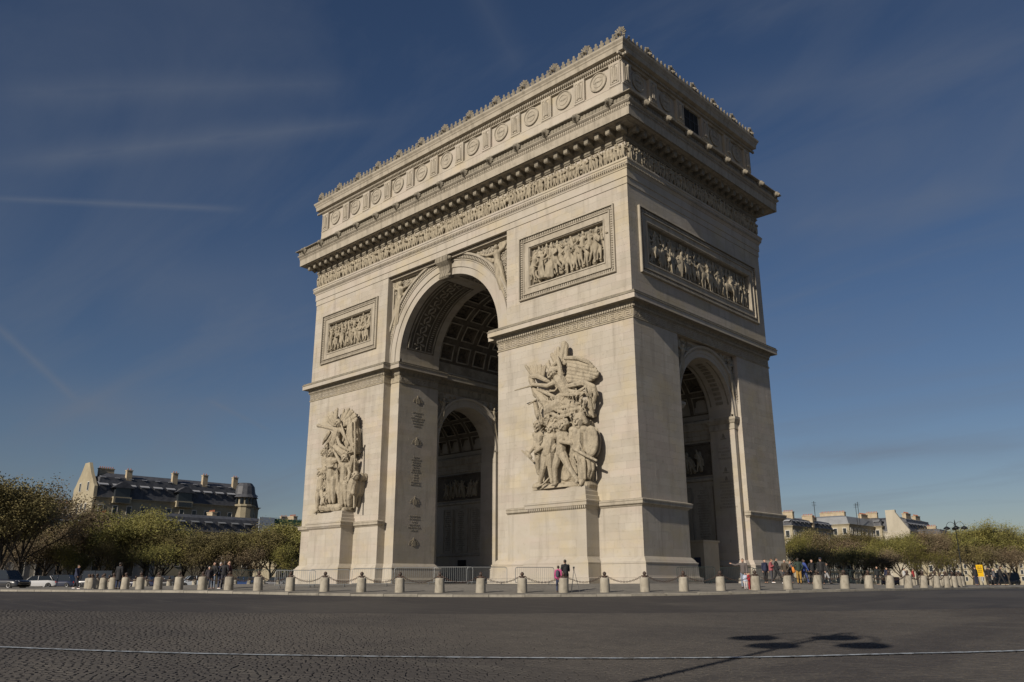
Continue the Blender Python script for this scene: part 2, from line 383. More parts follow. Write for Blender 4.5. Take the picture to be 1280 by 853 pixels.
# side recess: end of the far pier (lit strip) and far jamb
FE1 = Fr((0, 16.0, 0), (1, 0, 0), (0, -1, 0)); ashlar(FE1, -SREC, 0, 5.95, 19.8, 0.555, .6, .7); ashlar(FE1, -SREC, 0, 1.82, 5.4, 0.555, .6, .7)
FE2 = Fr((0, CY + RS, 0), (1, 0, 0), (0, -1, 0)); ashlar(FE2, -2.9, -SREC, 1.82, 13.2, 0.6, 1.1, 1.5); ashlar(FE2, XJ0 - .43 - 2.4, XJ0 - .43, 1.82, 13.2, 0.6, 1.1, 1.5)
part('facing_stones', facing, M_STONE, kind='stuff')

# ---- mouldings swept round plan polygons
def sweep(mb, poly, prof, closed=True):
    n = len(poly); P = [Vector((x, y)) for x, y in poly]
    def off(i, p):
        if closed or 0 < i < n - 1:
            e0 = (P[i] - P[i - 1]).normalized(); e1 = (P[(i + 1) % n] - P[i]).normalized()
        elif i == 0: e0 = e1 = (P[1] - P[0]).normalized()
        else: e0 = e1 = (P[-1] - P[-2]).normalized()
        n0 = Vector((e0.y, -e0.x)); n1 = Vector((e1.y, -e1.x)); m = n0 + n1
        m = m / max(0.25, m.dot(n0))
        return P[i] + m * p
    rows = [[(*off(i, p), z) for i in range(n)] for p, z in prof]
    mb.grid(rows, close_u=closed)
    if not closed:                                      # end caps
        for i in (0, n - 1): mb.v += [(*off(i, p), z) for p, z in prof]; k = len(mb.v); mb.f.append(tuple(range(k - len(prof), k))); mb.m.append(mb.mi)
RECT = [(0, 0), (0, AD), (-AW, AD), (-AW, 0)]
XS1, XS0 = XJ1 + .43, XJ0 - .43
IMP_R = [(0, 0), (0, AD), (PR, AD), (PR, AD - REC), (XJ1, AD - REC), (XJ1, 16), (XS1, 16), (XS1, 6.2), (XJ1, 6.2), (XJ1, REC), (PR, REC), (PR, 0)]
IMP_L = [(PL, 0), (PL, REC), (XJ0, REC), (XJ0, 6.2), (XS0, 6.2), (XS0, 16), (XJ0, 16), (XJ0, AD - REC), (PL, AD - REC), (PL, AD), (-AW, AD), (-AW, 0)]
IMP_PROF = [(-.05, 19.78), (.07, 19.78), (.07, 19.93), (.03, 19.95), (.03, 20.52), (.09, 20.55), (.09, 20.66), (.20, 20.74), (.20, 20.86), (.30, 20.90), (.42, 21.08), (.66, 21.12), (.69, 21.14), (.69, 21.52), (.72, 21.56), (.72, 21.64), (.60, 21.68), (.62, 21.78), (.40, 21.86), (-.05, 21.9)]
KEYB = [(-.05, 19.78), (.07, 19.78), (.07, 19.90), (.006, 19.93), (.006, 20.54), (.08, 20.56), (.08, 20.61), (-.03, 20.612)]
BEDB = [(-.03, 20.615), (.08, 20.62), (.12, 20.66), (.12, 20.84), (.17, 20.88), (.20, 21.0), (.26, 21.08), (.64, 21.13), (-.03, 21.135)]
CORB = [(-.03, 21.14), (.64, 21.14), (.69, 21.13), (.69, 21.52)]
TOPB = [(.69, 21.52), (.74, 21.54), (.74, 21.64), (.64, 21.68), (.66, 21.78), (.40, 21.86), (-.05, 21.9)]
for P_ in (IMP_R, IMP_L):
    m = MB(); sweep(m, P_, KEYB); o = part('key_band', m, M_CARVE)
    m = MB(); sweep(m, P_, BEDB); part('impost_bed', m, M_CORNICE)  # dark tone paints shade on the underside below the corona
    m = MB(); sweep(m, P_, CORB); part('impost_corona', m, M_STONE)
    m = MB(); sweep(m, P_, TOPB); part('impost_cymatium', m, M_CORNICE)
# small beads under the impost corona
m = MB()
a = PR + .1
while a < 0.1: m.box(a, a + .12, 20.68, 20.82, .1, .21, FF); a += .24
a = -AW - .1
while a < PL: m.box(a, a + .12, 20.68, 20.82, .1, .21, FF); a += .24
a = -.1
while a < AD: m.box(a, a + .12, 20.68, 20.82, .1, .21, FS); a += .24
part('bead_row', m, M_TRIM, kind='stuff')
# greek key, one raised meander per unit
def key_mesh():
    m = MB(); w, h, t = 0.75, 0.55, 0.055
    def s(x0, x1, z0, z1): m.box(x0, x1, -.03, 0, z0, z1)
    s(0, w, 0, t); s(0, t, t, h); s(t, w - 2.2 * t, h - t, h); s(w - 3.2 * t, w - 2.2 * t, 2.3 * t, h - t); s(3 * t, w - 3.2 * t, 2.3 * t, 3.3 * t)
    s(3 * t, 4 * t, 3.3 * t, h - 3 * t); s(4 * t, w - 5.4 * t, h - 4 * t, h - 3 * t); s(w - 6.4 * t, w - 5.4 * t, 4.8 * t, h - 4 * t)
    return m.mesh('greek_key', M_STONE)
KEY = key_mesh()
n = 19
for i in range(n): link('greek_key', KEY, ARCH, loc=(PR + .05 + i * (14.6 / n), -.03, 19.955), scale=(14.6 / n / .75, 1, 1))
for i in range(18): link('greek_key', KEY, ARCH, loc=(-AW + .02 + i * (13.5 / 18), -.03, 19.955), scale=(13.5 / 18 / .75, 1, 1))
for i in range(29): link('greek_key', KEY, ARCH, loc=(.03, .03 + i * (22.1 / 29), 19.955), rot=(0, 0, pi / 2), scale=(22.1 / 29 / .75, 1, 1))
for i in range(7): link('greek_key', KEY, ARCH, loc=(XJ0 + .03, REC + .05 + i * (5.2 / 7), 19.955), rot=(0, 0, pi / 2), scale=(5.2 / 7 / .75, 1, 1))
# plinths and dado courses of the four piers
BASE_PROF = [(.62, -.6), (.62, .32), (.44, .36), (.44, .42), (.40, .46), (.36, 1.30), (.40, 1.34), (.40, 1.42), (.30, 1.46), (.22, 1.60), (.05, 1.80), (-.05, 1.84)]
DADO_PROF = [(-.05, 5.36), (.05, 5.38), (.10, 5.46), (.22, 5.52), (.26, 5.56), (.26, 5.74), (.30, 5.78), (.30, 5.86), (.12, 5.93), (-.05, 5.97)]
for (x0, x1, nm) in ((PR, 0, 'R'), (-AW, PL, 'L')):
    j = XJ1 if nm == 'R' else XJ0; s_ = XS1 if nm == 'R' else XS0
    oo = -SREC if nm == 'R' else -AW + SREC; ob = -2.9 if nm == 'R' else -AW + 2.9; ib = -12.6 if nm == 'R' else -AW + 12.2
    if nm == 'R': near = [(0, 0), (0, 6.2), (oo, 6.2), (oo, 6.8), (ob, 6.8), (ob, 6.4), (ib, 6.4), (ib, 6.8), (s_, 6.8), (s_, 6.2), (j, 6.2), (j, REC), (PR, REC), (PR, 0)]
    else: near = [(PL, 0), (PL, REC), (j, REC), (j, 6.2), (s_, 6.2), (s_, 6.8), (ib, 6.8), (ib, 6.4), (ob, 6.4), (ob, 6.8), (oo, 6.8), (oo, 6.2), (-AW, 6.2), (-AW, 0)]
    far = [(x, 2 * CY - y) for x, y in near][::-1]
    for P_ in (near, far):
        m = MB(); sweep(m, P_, BASE_PROF); part('plinth', m, M_STONE)
for P_ in ([(-13.5, 0), (0, 0), (0, 6.2), (-.3, 6.2)], [(-.3, 16), (0, 16), (0, AD), (PR, AD)], [(-AW, 3), (-AW, 0), (PL, 0), (PL, .5)]):
    m = MB(); sweep(m, P_, DADO_PROF, closed=False); part('dado_course', m, M_TRIM)
# raised dado block left of the near pedestal
m = MB(); m.box(-13.45, -9.2, -.10, .0, 1.6, 5.4); part('dado_panel', m, M_STONE)
# ---- entablature
ENT = [('architrave', [(-.1, 31.28), (.06, 31.30), (.06, 31.86), (.13, 31.90), (.13, 32.58), (.19, 32.62), (.19, 32.70), (.28, 32.82), (.30, 33.0), (.36, 33.05), (.36, 33.20), (.42, 33.25), (.42, 33.38), (.34, 33.44), (.34, 33.48), (-.1, 33.5)], M_STONE),
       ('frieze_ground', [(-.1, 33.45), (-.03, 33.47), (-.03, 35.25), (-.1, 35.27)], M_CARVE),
       ('bed_moulding', [(-.1, 35.2), (.10, 35.2), (.12, 35.28), (.20, 35.34), (.20, 35.42), (.14, 35.44), (.14, 35.62), (.24, 35.70), (.24, 36.16), (.6, 36.20), (-.1, 36.22)], M_CORNICE),
       ('cornice', [(-.1, 36.18), (1.02, 36.18), (1.10, 36.28), (1.50, 36.28), (1.52, 36.36), (1.62, 36.30), (1.66, 36.30), (1.68, 37.02), (1.72, 37.06), (1.72, 37.10), (1.70, 37.12), (1.70, 37.36), (1.78, 37.38), (1.90, 37.50), (1.92, 37.58), (1.80, 37.6), (-.1, 37.62)], M_TRIM),
       ('cresting_band', [(-.1, 37.56), (1.78, 37.56), (1.80, 37.60), (1.82, 38.02), (2.0, 38.05), (2.12, 38.10), (2.12, 38.18), (1.9, 38.22), (-.1, 38.26)], M_CORNICE)]
for nm, pr, mt in ENT:
    m = MB(); sweep(m, RECT, pr); part(nm, m, mt)
dn = MB(); tri = MB(); eg = MB()
def along(fr, a0, a1, step, fn):
    n = int(round((a1 - a0) / step)); st = (a1 - a0) / n
    for i in range(n): fn(fr, a0 + i * st, st)
for fr, a0, a1 in ((FF, -AW, 0), (FS, 0, AD)):
    along(fr, a0 - 1.65, a1 + 1.65, .235, lambda f, a, s: dn.box(a, a + s * .58, 37.13, 37.33, 1.6, 1.78, f))
    along(fr, a0 - .35, a1 + .35, .22, lambda f, a, s: eg.box(a, a + s * .55, 32.84, 33.02, .2, .37, f))
    along(fr, a0 - 1.75, a1 + 1.75, .36, lambda f, a, s: tri.prism([(a + s * .08, 37.64), (a + s * .92, 37.64), (a + s * .86, 37.90), (a + s * .5, 38.01), (a + s * .14, 37.90)], lambda p, q: f(p, q, 1.75), lambda p, q: f(p, q, 1.86)))
    along(fr, a0 - .8, a1 + .8, .23, lambda f, a, s: eg.box(a, a + s * .6, 42.98 + .16, 43.36, .1, .30, f))
part('dentil_row', dn, M_TRIM, kind='stuff'); part('egg_moulding', eg, M_TRIM, kind='stuff'); part('leaf_band', tri, M_CORNICE, kind='stuff')
# modillions
m = MB(); m.prism([(-1.12, 36.19), (-1.12, 35.74), (-1.04, 35.66), (-.85, 35.68), (-.6, 35.80), (-.4, 35.72), (-.2, 35.60), (-.2, 36.19)], lambda y, z: (-.21, y, z), lambda y, z: (.21, y, z)); m.box(-.27, .27, -1.16, -.2, 36.07, 36.18)
MOD = m.mesh('modillion', M_CORNICE)
for i in range(41): link('modillion', MOD, ARCH, loc=(.17 - i * 1.137, 0, 0))
for i in range(20): link('modillion', MOD, ARCH, loc=(0, .25 + i * 1.142, 0), rot=(0, 0, pi / 2))
# ---- attic
ATT = [('attic_base', [(-.2, 38.1), (.12, 38.1), (.12, 39.55), (.05, 39.7), (.03, 40.62), (.06, 40.66), (.06, 40.76), (-.2, 40.8)], M_STONE),
       ('attic_cornice', [(-.2, 42.9), (.06, 42.95), (.08, 43.10), (.12, 43.12), (.14, 43.38), (.34, 43.42), (.55, 43.48), (.60, 43.50), (.64, 43.92), (.70, 44.0), (.72, 44.12), (.84, 44.3), (.86, 44.46), (.5, 44.52), (-.3, 44.56)], M_TRIM)]
for nm, pr, mt in ATT:
    m = MB(); sweep(m, RECT, pr); part(nm, m, mt)
m = MB(); m.box(-AW + .02, -.02, .02, AD - .02, 44.3, 44.55); part('roof_slab', m, M_TRIM)
def torus_pts(mb, fn, r, t, n=24, k=6, zc=0):
    rows = [[fn((r + t * cos(2 * pi * j / k)) * cos(2 * pi * i / n), (r + t * cos(2 * pi * j / k)) * sin(2 * pi * i / n), t * sin(2 * pi * j / k) + zc) for j in range(k)] for i in range(n)]
    mb.grid(rows, close_u=True, close_v=True)
m = MB(); g = lambda a, b, d: (a, -d, b)
m.prism([(.78 * cos(2 * pi * i / 24), .78 * sin(2 * pi * i / 24)) for i in range(24)], lambda a, b: g(a, b, 0), lambda a, b: g(a, b, .08))
torus_pts(m, g, .86, .065, zc=.09); torus_pts(m, g, .5, .03, zc=.09)
MEDAL = m.mesh('medallion', M_TRIM, True)
for p in MEDAL.polygons: p.use_smooth = False
m = MB(); m.box(-.6, .6, -.12, .15, 40.72, 43.0)
PIL_F = m.mesh('pilaster', M_STONE)
m = MB()
for sx in (-1, 1):
    m.box(sx * .42 - .04, sx * .42 + .04, -.04, 0, .0, 1.75)
m.box(-.46, .46, -.04, 0, 1.75, 1.83); m.box(-.46, .46, -.04, 0, -.05, .03)
m.capsule((0, -.05, 1.5), (0, -.05, .25), .16, .09, flat=((0, 1, 0), .7)); m.capsule((0, -.07, 1.62), (0, -.07, 1.5), .13, .13)
for sx in (-1, 1): m.capsule((sx * .22, -.04, 1.45), (sx * .2, -.04, .2), .06, .1, flat=((0, 1, 0), .7))
SWORD = m.mesh('sword_ornament', M_TRIM)
NAMES = ['AUSTERLITZ', 'VALMY', 'JEMMAPES', 'FLEURUS', 'MONTENOTTE', 'LODI', 'CASTIGLIONE', 'ARCOLE', 'RIVOLI', 'PYRAMIDES', 'ABOUKIR', 'ALKMAER', 'ZURICH', 'HELIOPOLIS', 'MARENGO', 'ULM']
def text(body, size, loc, rotz, parent, name='inscription', align='CENTER', label=None, kind=None):
    c = bpy.data.curves.new(name, 'FONT'); c.body = body; c.size = size; c.align_x = align; c.align_y = 'CENTER'; c.extrude = .008; c.resolution_u = 2; c.space_line = 1.15
    tmp = bpy.data.objects.new('tmp', c); COL.objects.link(tmp); bpy.context.view_layer.update()
    me = bpy.data.meshes.new_from_object(tmp.evaluated_get(bpy.context.evaluated_depsgraph_get())); bpy.data.objects.remove(tmp); bpy.data.curves.remove(c)
    me.materials.clear(); me.materials.append(M_ENGRAVE)
    o = link(name, me, parent, 'stuff' if '\n' in body else kind, loc=loc, rot=(pi / 2, 0, rotz))
    if label: o['label'] = label
    return o
for i in range(11):
    x = -2.63 - 3.962 * i
    link('medallion', MEDAL, ARCH, loc=(x, .15, 42.0)); text(NAMES[i], .19 if len(NAMES[i]) > 7 else .25, (x, .05, 42.0), 0, ARCH)
for i in range(12):
    x = -.7 - 3.92 * i
    if i == 11: x = -44.1
    link('pilaster', PIL_F, ARCH, loc=(x, 0, 0)); link('sword_ornament', SWORD, ARCH, loc=(x, -.12, 40.95))
for i in range(5):
    y = 2.45 + 4.325 * i
    if i == 2: continue
    link('medallion', MEDAL, ARCH, loc=(-.15, y, 42.0), rot=(0, 0, pi / 2)); text(NAMES[11 + i], .25 if len(NAMES[11 + i]) < 8 else .19, (-.05, y, 42.0), pi / 2, ARCH)
for y in (.62, 4.55, 8.95, 13.3, 17.6, 21.6): link('pilaster', PIL_F, ARCH, loc=(0, y, 0), rot=(0, 0, pi / 2)); link('sword_ornament', SWORD, ARCH, loc=(.12, y, 40.95), rot=(0, 0, pi / 2))
m = MB()
w = MB(); w.box(9.9, 12.35, 40.85, 43.0, -.3, -.09, FS)
wo = part('attic_window', w, M_DARK)
for a in (10.7, 11.52): m.box(a, a + .08, 40.85, 43.0, -.1, -.03, FS)
m.box(9.9, 12.35, 41.9, 41.98, -.1, -.04, FS)
link('window_frame', m.mesh('window_frame', mat('window_frame_iron', (.03, .03, .03), .6)), wo)
# cresting: palmettes with larger masks
m = MB()
for sx, h, lean, w_ in ((0, .86, 0, .13), (-1, .62, .12, .10), (1, .62, .12, .10), (-1, .36, .24, .08), (1, .36, .24, .08)):
    m.capsule((sx * .06, 0, .05), (sx * (.06 + lean), -.02, h - .1), w_ * .55, w_, n=6, flat=((0, 1, 0), .7))
m.box(-.3, .3, -.1, .08, -.02, .12)
PALM = m.mesh('palmette', M_CORNICE)
m = MB(); m.capsule((0, -.12, .62), (0, -.05, .62), .17, .2); m.capsule((0, -.28, .58), (0, -.32, .56), .08, .07)
for k in range(11):
    t = -.35 + (pi + .7) * (k / 10); r0, r1 = .26, .50 + .06 * (k % 2); m.capsule((r0 * cos(t), 0, .62 + r0 * sin(t)), (r1 * cos(t), 0, .62 + r1 * sin(t)), .045, .085, n=6)
for k in range(16):
    t = 2 * pi * k / 16; m.capsule((.30 * cos(t), .03, .62 + .30 * sin(t)), (.30 * cos(t + .4), .03, .62 + .30 * sin(t + .4)), .05, .05, n=5)
for sx in (-1, 1): m.chain([(sx * .1, 0, .25), (sx * .34, 0, .12), (sx * .46, 0, .3)], [.09, .08, .06], n=6)
m.box(-.4, .4, -.12, .1, -.05, .12); m.capsule((0, 0, .1), (0, 0, .4), .13, .1)
MASK = m.mesh('crest_mask', M_CORNICE)
def crest(fr, length, step, corner=True):
    n = round(length / step); st = length / n
    for i in range(n + 1):
        if i or corner:
            link('crest_mask', MASK, ARCH, loc=fr(i * st, 44.48, .35), rot=(0, 0, fr.rotz()), scale=(1.05, 1, 1.2))
        if i < n:
            for k in range(1, 6): link('palmette', PALM, ARCH, loc=fr(i * st + k * st / 6, 44.48, .45), rot=(0, 0, fr.rotz()), scale=(1, 1, 1.12))
crest(Fr((-AW - .1, 0, 0), (1, 0, 0), (0, -1, 0)), AW + .3, 3.9)
crest(Fr((0, .0, 0), (0, 1, 0), (1, 0, 0)), AD + .2, 3.75, corner=False)
# lion heads on the cresting band
m = MB(); m.capsule((0, 0, 0), (0, -.1, 0), .30, .28); m.capsule((0, -.28, -.08), (0, -.42, -.10), .15, .12); m.capsule((-.12, -.3, .1), (.12, -.3, .1), .08, .08); m.capsule((0, -.3, -.22), (0, -.36, -.22), .09, .08)
for k in range(12):
    t = 2 * pi * k / 12; m.capsule((.24 * cos(t), -.05, .24 * sin(t)), (.38 * cos(t), .05, .40 * sin(t)), .09, .08, n=6)
LION = remeshed(m, .045, M_CORNICE, 'lion_head', ratio=.4)
for i in range(14): link('lion_head', LION, ARCH, loc=(-.07 - 3.475 * i, -1.98, 37.95))
for i in range(8): link('lion_head', LION, ARCH, loc=(1.98, .25 + 3.28 * i, 37.95), rot=(0, 0, pi / 2))
# ---- panel frames
def frame_sweep(mb, fr, a0, a1, b0, b1, prof):
    """prof: (inset from outer edge, projection)"""
    rows = []
    for t, d in prof:
        rows.append([fr(a0 + t, b0 + t, d), fr(a1 - t, b0 + t, d), fr(a1 - t, b1 - t, d), fr(a0 + t, b1 - t, d)])
    mb.grid(rows, close_u=True)
PF = [(.44, .03), (.46, .14), (.56, .14), (.58, .04), (1.02, .04), (1.04, .11), (1.14, .11), (1.18, .02), (1.22, -.02), (1.22, -.36)]
def panel_frame(fr, a0, a1, b0, b1):
    m = MB(); frame_sweep(m, fr, a0, a1, b0, b1, PF); o = part('panel_frame', m, M_TRIM); m = MB(); frame_sweep(m, fr, a0, a1, b0, b1, [(0, -.05), (0, .18), (.05, .21), (.12, .21)]); part('panel_outer_moulding', m, M_TRIM); m = MB(); frame_sweep(m, fr, a0, a1, b0, b1, [(.12, .21), (.14, .0), (.44, .0), (.44, .03)]); part('panel_groove', m, M_CORNICE)
    e = MB(); st = .21
    for b in (b0 + .28, b1 - .28):
        a = a0 + .25
        while a < a1 - .25: e.box(a, a + .12, b - .10, b + .10, .0, .10, fr); a += st
    for a in (a0 + .28, a1 - .28):
        b = b0 + .3
        while b < b1 - .3: e.box(a - .10, a + .10, b, b + .12, .0, .10, fr); b += st
    link('egg_border', e.mesh('egg_border', M_TRIM), o, kind='stuff', loc=Vector((0, 0, 0)))
    g = MB(); g.quad(fr(a0 + 1.2, b0 + 1.2, -.35), fr(a1 - 1.2, b0 + 1.2, -.35), fr(a1 - 1.2, b1 - 1.2, -.35), fr(a0 + 1.2, b1 - 1.2, -.35)); part('relief_ground', g, M_CORNICE)
panel_frame(FF, -12.0, -1.38, 23.9, 29.9); panel_frame(FF, -43.15, -32.8, 23.8, 29.62); panel_frame(FS, 1.32, 20.9, 23.9, 29.77)
# ---- archivolts
def archivolt(name, fr, c, zc, prof, stilt=0, n=48, mt=None, a0=0, a1=pi):
    m = MB(); rows = []
    for r, d in prof:
        row = [fr(c - r * cos(a0), zc - stilt, d)] if stilt else []
        row += [fr(c - r * cos(a0 + (a1 - a0) * i / n), zc + r * sin(a0 + (a1 - a0) * i / n), d) for i in range(n + 1)]
        if stilt: row.append(fr(c - r * cos(a1), zc - stilt, d))
        rows.append(row)
    m.grid(rows); return part(name, m, mt or M_STONE)
AVP = [(7.17, -.2), (7.17, .08), (7.84, .10), (7.86, .20), (8.50, .22), (8.52, .30), (8.62, .32), (8.64, .12)]
AVG = [(8.64, .12), (9.04, .12)]
AVO = [(9.04, .12), (9.05, .42), (9.12, .46), (9.26, .46), (9.30, .38), (9.32, -.1)]
archivolt('great_archivolt', FREC, CX, ZB, AVP, stilt=.42, mt=M_STONE); archivolt('archivolt_groove', FREC, CX, ZB, AVG, stilt=.42, mt=M_CORNICE); archivolt('archivolt_outer_moulding', FREC, CX, ZB, AVO, stilt=.42, mt=M_TRIM)
m = MB()
for i in range(118):
    t = pi * (i + .5) / 118; r0, r1 = 8.72, 9.0; dt = .0085
    m.prism([(r0, t - dt), (r1, t - dt), (r1, t + dt), (r0, t + dt)], lambda r, q: FREC(CX - r * cos(q), ZB + r * sin(q), .1), lambda r, q: FREC(CX - r * cos(q), ZB + r * sin(q), .30))
part('archivolt_beads', m, M_TRIM, kind='stuff')
SAV = [(RS, -.2), (RS, .06), (4.62, .08), (4.64, .13), (4.92, .15), (4.94, .2), (5.0, .16), (5.16, .3), (5.28, .3), (5.30, -.1)]
FSR = FS.shift(-SREC)
archivolt('small_archivolt', FSR, CY, ZS, SAV, stilt=.2)
m = MB()
for i in range(70):
    t = pi * (i + .5) / 70; r0, r1 = 5.0, 5.14; dt = .009
    m.prism([(r0, t - dt), (r1, t - dt), (r1, t + dt), (r0, t + dt)], lambda r, q: FSR(CY - r * cos(q), ZS + r * sin(q), .1), lambda r, q: FSR(CY - r * cos(q), ZS + r * sin(q), .28))
part('archivolt_beads', m, M_TRIM, kind='stuff')
FIL = Fr((XS0, 0, 0), (0, 1, 0), (1, 0, 0)); FIR = Fr((XS1, 0, 0), (0, 1, 0), (-1, 0, 0))
archivolt('inner_archivolt', FIL, CY, ZS, SAV, stilt=.2); archivolt('inner_archivolt', FIR, CY, ZS, SAV, stilt=.2)
# keystone console
KP = [(-.2, 31.28), (.95, 31.28), (1.02, 31.0), (.98, 30.72), (.80, 30.55), (.58, 30.35), (.46, 30.0), (.48, 29.7), (.62, 29.5), (.64, 29.25), (.5, 29.08), (.3, 29.05), (-.2, 29.2)]
m = MB()
def kw(b): return .62 + (b - 29.05) * .13
m.prism(KP, lambda d, b: FREC(CX - kw(b), b, d), lambda d, b: FREC(CX + kw(b), b, d))
for k in (-.5, -.17, .17, .5):
    for (d0, b0), (d1, b1) in zip(KP[1:10], KP[2:11]): m.capsule(FREC(CX + k * kw(b0) * 1.5, b0, d0), FREC(CX + k * kw(b1) * 1.5, b1, d1), .055, .055, n=5)
for sx in (-1, 1):
    m.capsule(FREC(CX + sx * .9, 31.0, .7), FREC(CX + sx * .98, 31.0, .7), .25, .22); m.capsule(FREC(CX + sx * .62, 29.35, .4), FREC(CX + sx * .7, 29.35, .4), .2, .18)
part('keystone', m, M_CORNICE)
# frame of the spandrel field and lintel above it
m = MB()
for d0, d1, z0, z1 in ((-.1, .55, 31.02, 31.31), (-.1, .3, 30.9, 31.04)): m.box(UL + .02, UR - .02, z0, z1, d0, d1, FREC)
m.box(UL + .01, UL + .18, 22.3, 31.0, -.1, .22, FREC); m.box(UR - .18, UR - .01, 22.3, 31.0, -.1, .22, FREC)
part('spandrel_border', m, M_TRIM); m = MB(); wall_arch(m, FREC, UL, UR, 31.0, CX, ZB, 9.0, .0, .02, 40); part('spandrel_ground', m, M_CORNICE)
# ---- great vault: carved band and coffers (grid of cells)
def vault_cell(name, R, dang, ly, rings, floor_r, mt, rosette=True, na=4):
    """one coffer of a barrel vault; local: axis y, centred at angle 90deg (top), x across"""
    m = MB(); rows = []
    for t, dp in rings:
        ta = t / R; row = []
        A = dang / 2 - ta; Y = ly / 2 - t
        for k in range(na + 1): q = -A + 2 * A * k / na; row.append(((R + dp) * sin(q), -Y, (R + dp) * cos(q)))
        for k in range(na + 1): q = A - 2 * A * k / na; row.append(((R + dp) * sin(q), Y, (R + dp) * cos(q)))
        rows.append(row)
    m.grid(rows, close_u=True)
    k = len(m.v); m.v += rows[-1]; h = na + 1
    for i in range(na): m.f.append((k + i, k + i + 1, k + 2 * h - 2 - i, k + 2 * h - 1 - i)); m.m.append(0)
    if rosette:
        zf = R + rings[-1][1] - .03; s = ly * .22
        for i in range(6):
            t = i * pi / 3; m.capsule((s * .3 * cos(t), s * .3 * sin(t), zf), (s * .95 * cos(t), s * .95 * sin(t), zf), s * .26, s * .34, n=6, flat=((0, 0, 1), .5))
        m.capsule((0, 0, zf - .1), (0, 0, zf), s * .3, s * .3, n=6)
    return m.mesh(name, mt)
DA = radians(18.6); RC = RB + .42
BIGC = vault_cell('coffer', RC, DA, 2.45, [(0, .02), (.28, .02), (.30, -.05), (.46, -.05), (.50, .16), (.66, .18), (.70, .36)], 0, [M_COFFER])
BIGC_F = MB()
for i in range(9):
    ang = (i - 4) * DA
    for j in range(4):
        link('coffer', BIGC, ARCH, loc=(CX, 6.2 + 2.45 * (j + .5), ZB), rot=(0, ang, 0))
# pale raised borders of the coffers, one object
def vbox(mb, R0, R1, q0, q1, y0, y1, c=CX, z=ZB, n=3, swap=False):
    for k in range(n):
        a, b = q0 + (q1 - q0) * k / n, q0 + (q1 - q0) * (k + 1) / n
        P_ = [(R0, a), (R1, a), (R1, b), (R0, b)]
        f = (lambda y: (lambda r, q: (c + r * sin(q), y, z + r * cos(q)))) if not swap else (lambda y: (lambda r, q: (y, c + r * sin(q), z + r * cos(q))))
        mb.prism(P_, f(y0), f(y1))
m = MB()
for i in range(9):
    q = (i - 4) * DA; h = DA / 2
    for j in range(4):
        y0 = 6.2 + 2.45 * j; y1 = y0 + 2.45; t = .30; w_ = .15
        r0, r1 = RC - .09, RC - .045
        vbox(m, r0, r1, q - h + t / RC, q + h - t / RC, y0 + t, y0 + t + w_); vbox(m, r0, r1, q - h + t / RC, q + h - t / RC, y1 - t - w_, y1 - t)
        vbox(m, r0, r1, q - h + t / RC, q - h + (t + w_) / RC, y0 + t + w_, y1 - t - w_, n=1); vbox(m, r0, r1, q + h - (t + w_) / RC, q + h - t / RC, y0 + t + w_, y1 - t - w_, n=1)
part('coffer_borders', m, M_VAULT, kind='stuff')
# springers under the coffers
m = MB()
for sg in (-1, 1): vbox(m, RC, RC + .4, sg * radians(83.6), sg * radians(91), 6.2, 16.0, n=1)
part('vault_springer', m, M_VAULT, kind='stuff')
# carved band in the front part of the vault
m = MB()
for sg in (-1, 1):
    for q0, q1 in ((8, 80),):
        Q0, Q1 = sg * radians(q0), sg * radians(q1)
        if Q0 > Q1: Q0, Q1 = Q1, Q0
        vbox(m, RB - .07, RB + .02, Q0, Q1, 1.75, 1.90, n=14); vbox(m, RB - .07, RB + .02, Q0, Q1, 5.0, 5.15, n=14)
        vbox(m, RB - .07, RB + .02, sg * radians(q1) - .01, sg * radians(q1) + .01, 1.9, 5.0, n=1)
        vbox(m, RB - .05, RB + .02, Q0, Q1, 2.2, 2.3, n=14)
        vbox(m, RB - .05, RB + .02, Q0, Q1, 4.05, 4.15, n=14)
        k = 0; q = min(q0, q1) + 1.0
        while q < q1 - 1:                                # bead row
            t = sg * radians(q); vbox(m, RB - .08, RB + .02, t - .007, t + .007, 4.45, 4.7, n=1); q += 1.9
        q = q0 + 4
        while q < q1 - 2:                                # foliage scrolls
            t = sg * radians(q); c_ = lambda qq, yy, rr=RB - .03: (CX + rr * sin(qq), yy, ZB + rr * cos(qq))
            for u in range(6):
                p = 2 * pi * u / 6; m.capsule(c_(t + .03 * cos(p), 3.15 + .22 * sin(p)), c_(t + .075 * cos(p + .5), 3.15 + .6 * sin(p + .5)), .07, .12, n=5)
            q += 9
part('vault_band_carving', m, M_VAULT, kind='stuff')
m = MB()
for sg in (-1, 1):
    vbox(m, RB - .025, RB + .02, min(sg * radians(7), sg * radians(81)), max(sg * radians(7), sg * radians(81)), 1.6, 5.3, n=16)
part('vault_band_ground', m, M_COFFER)
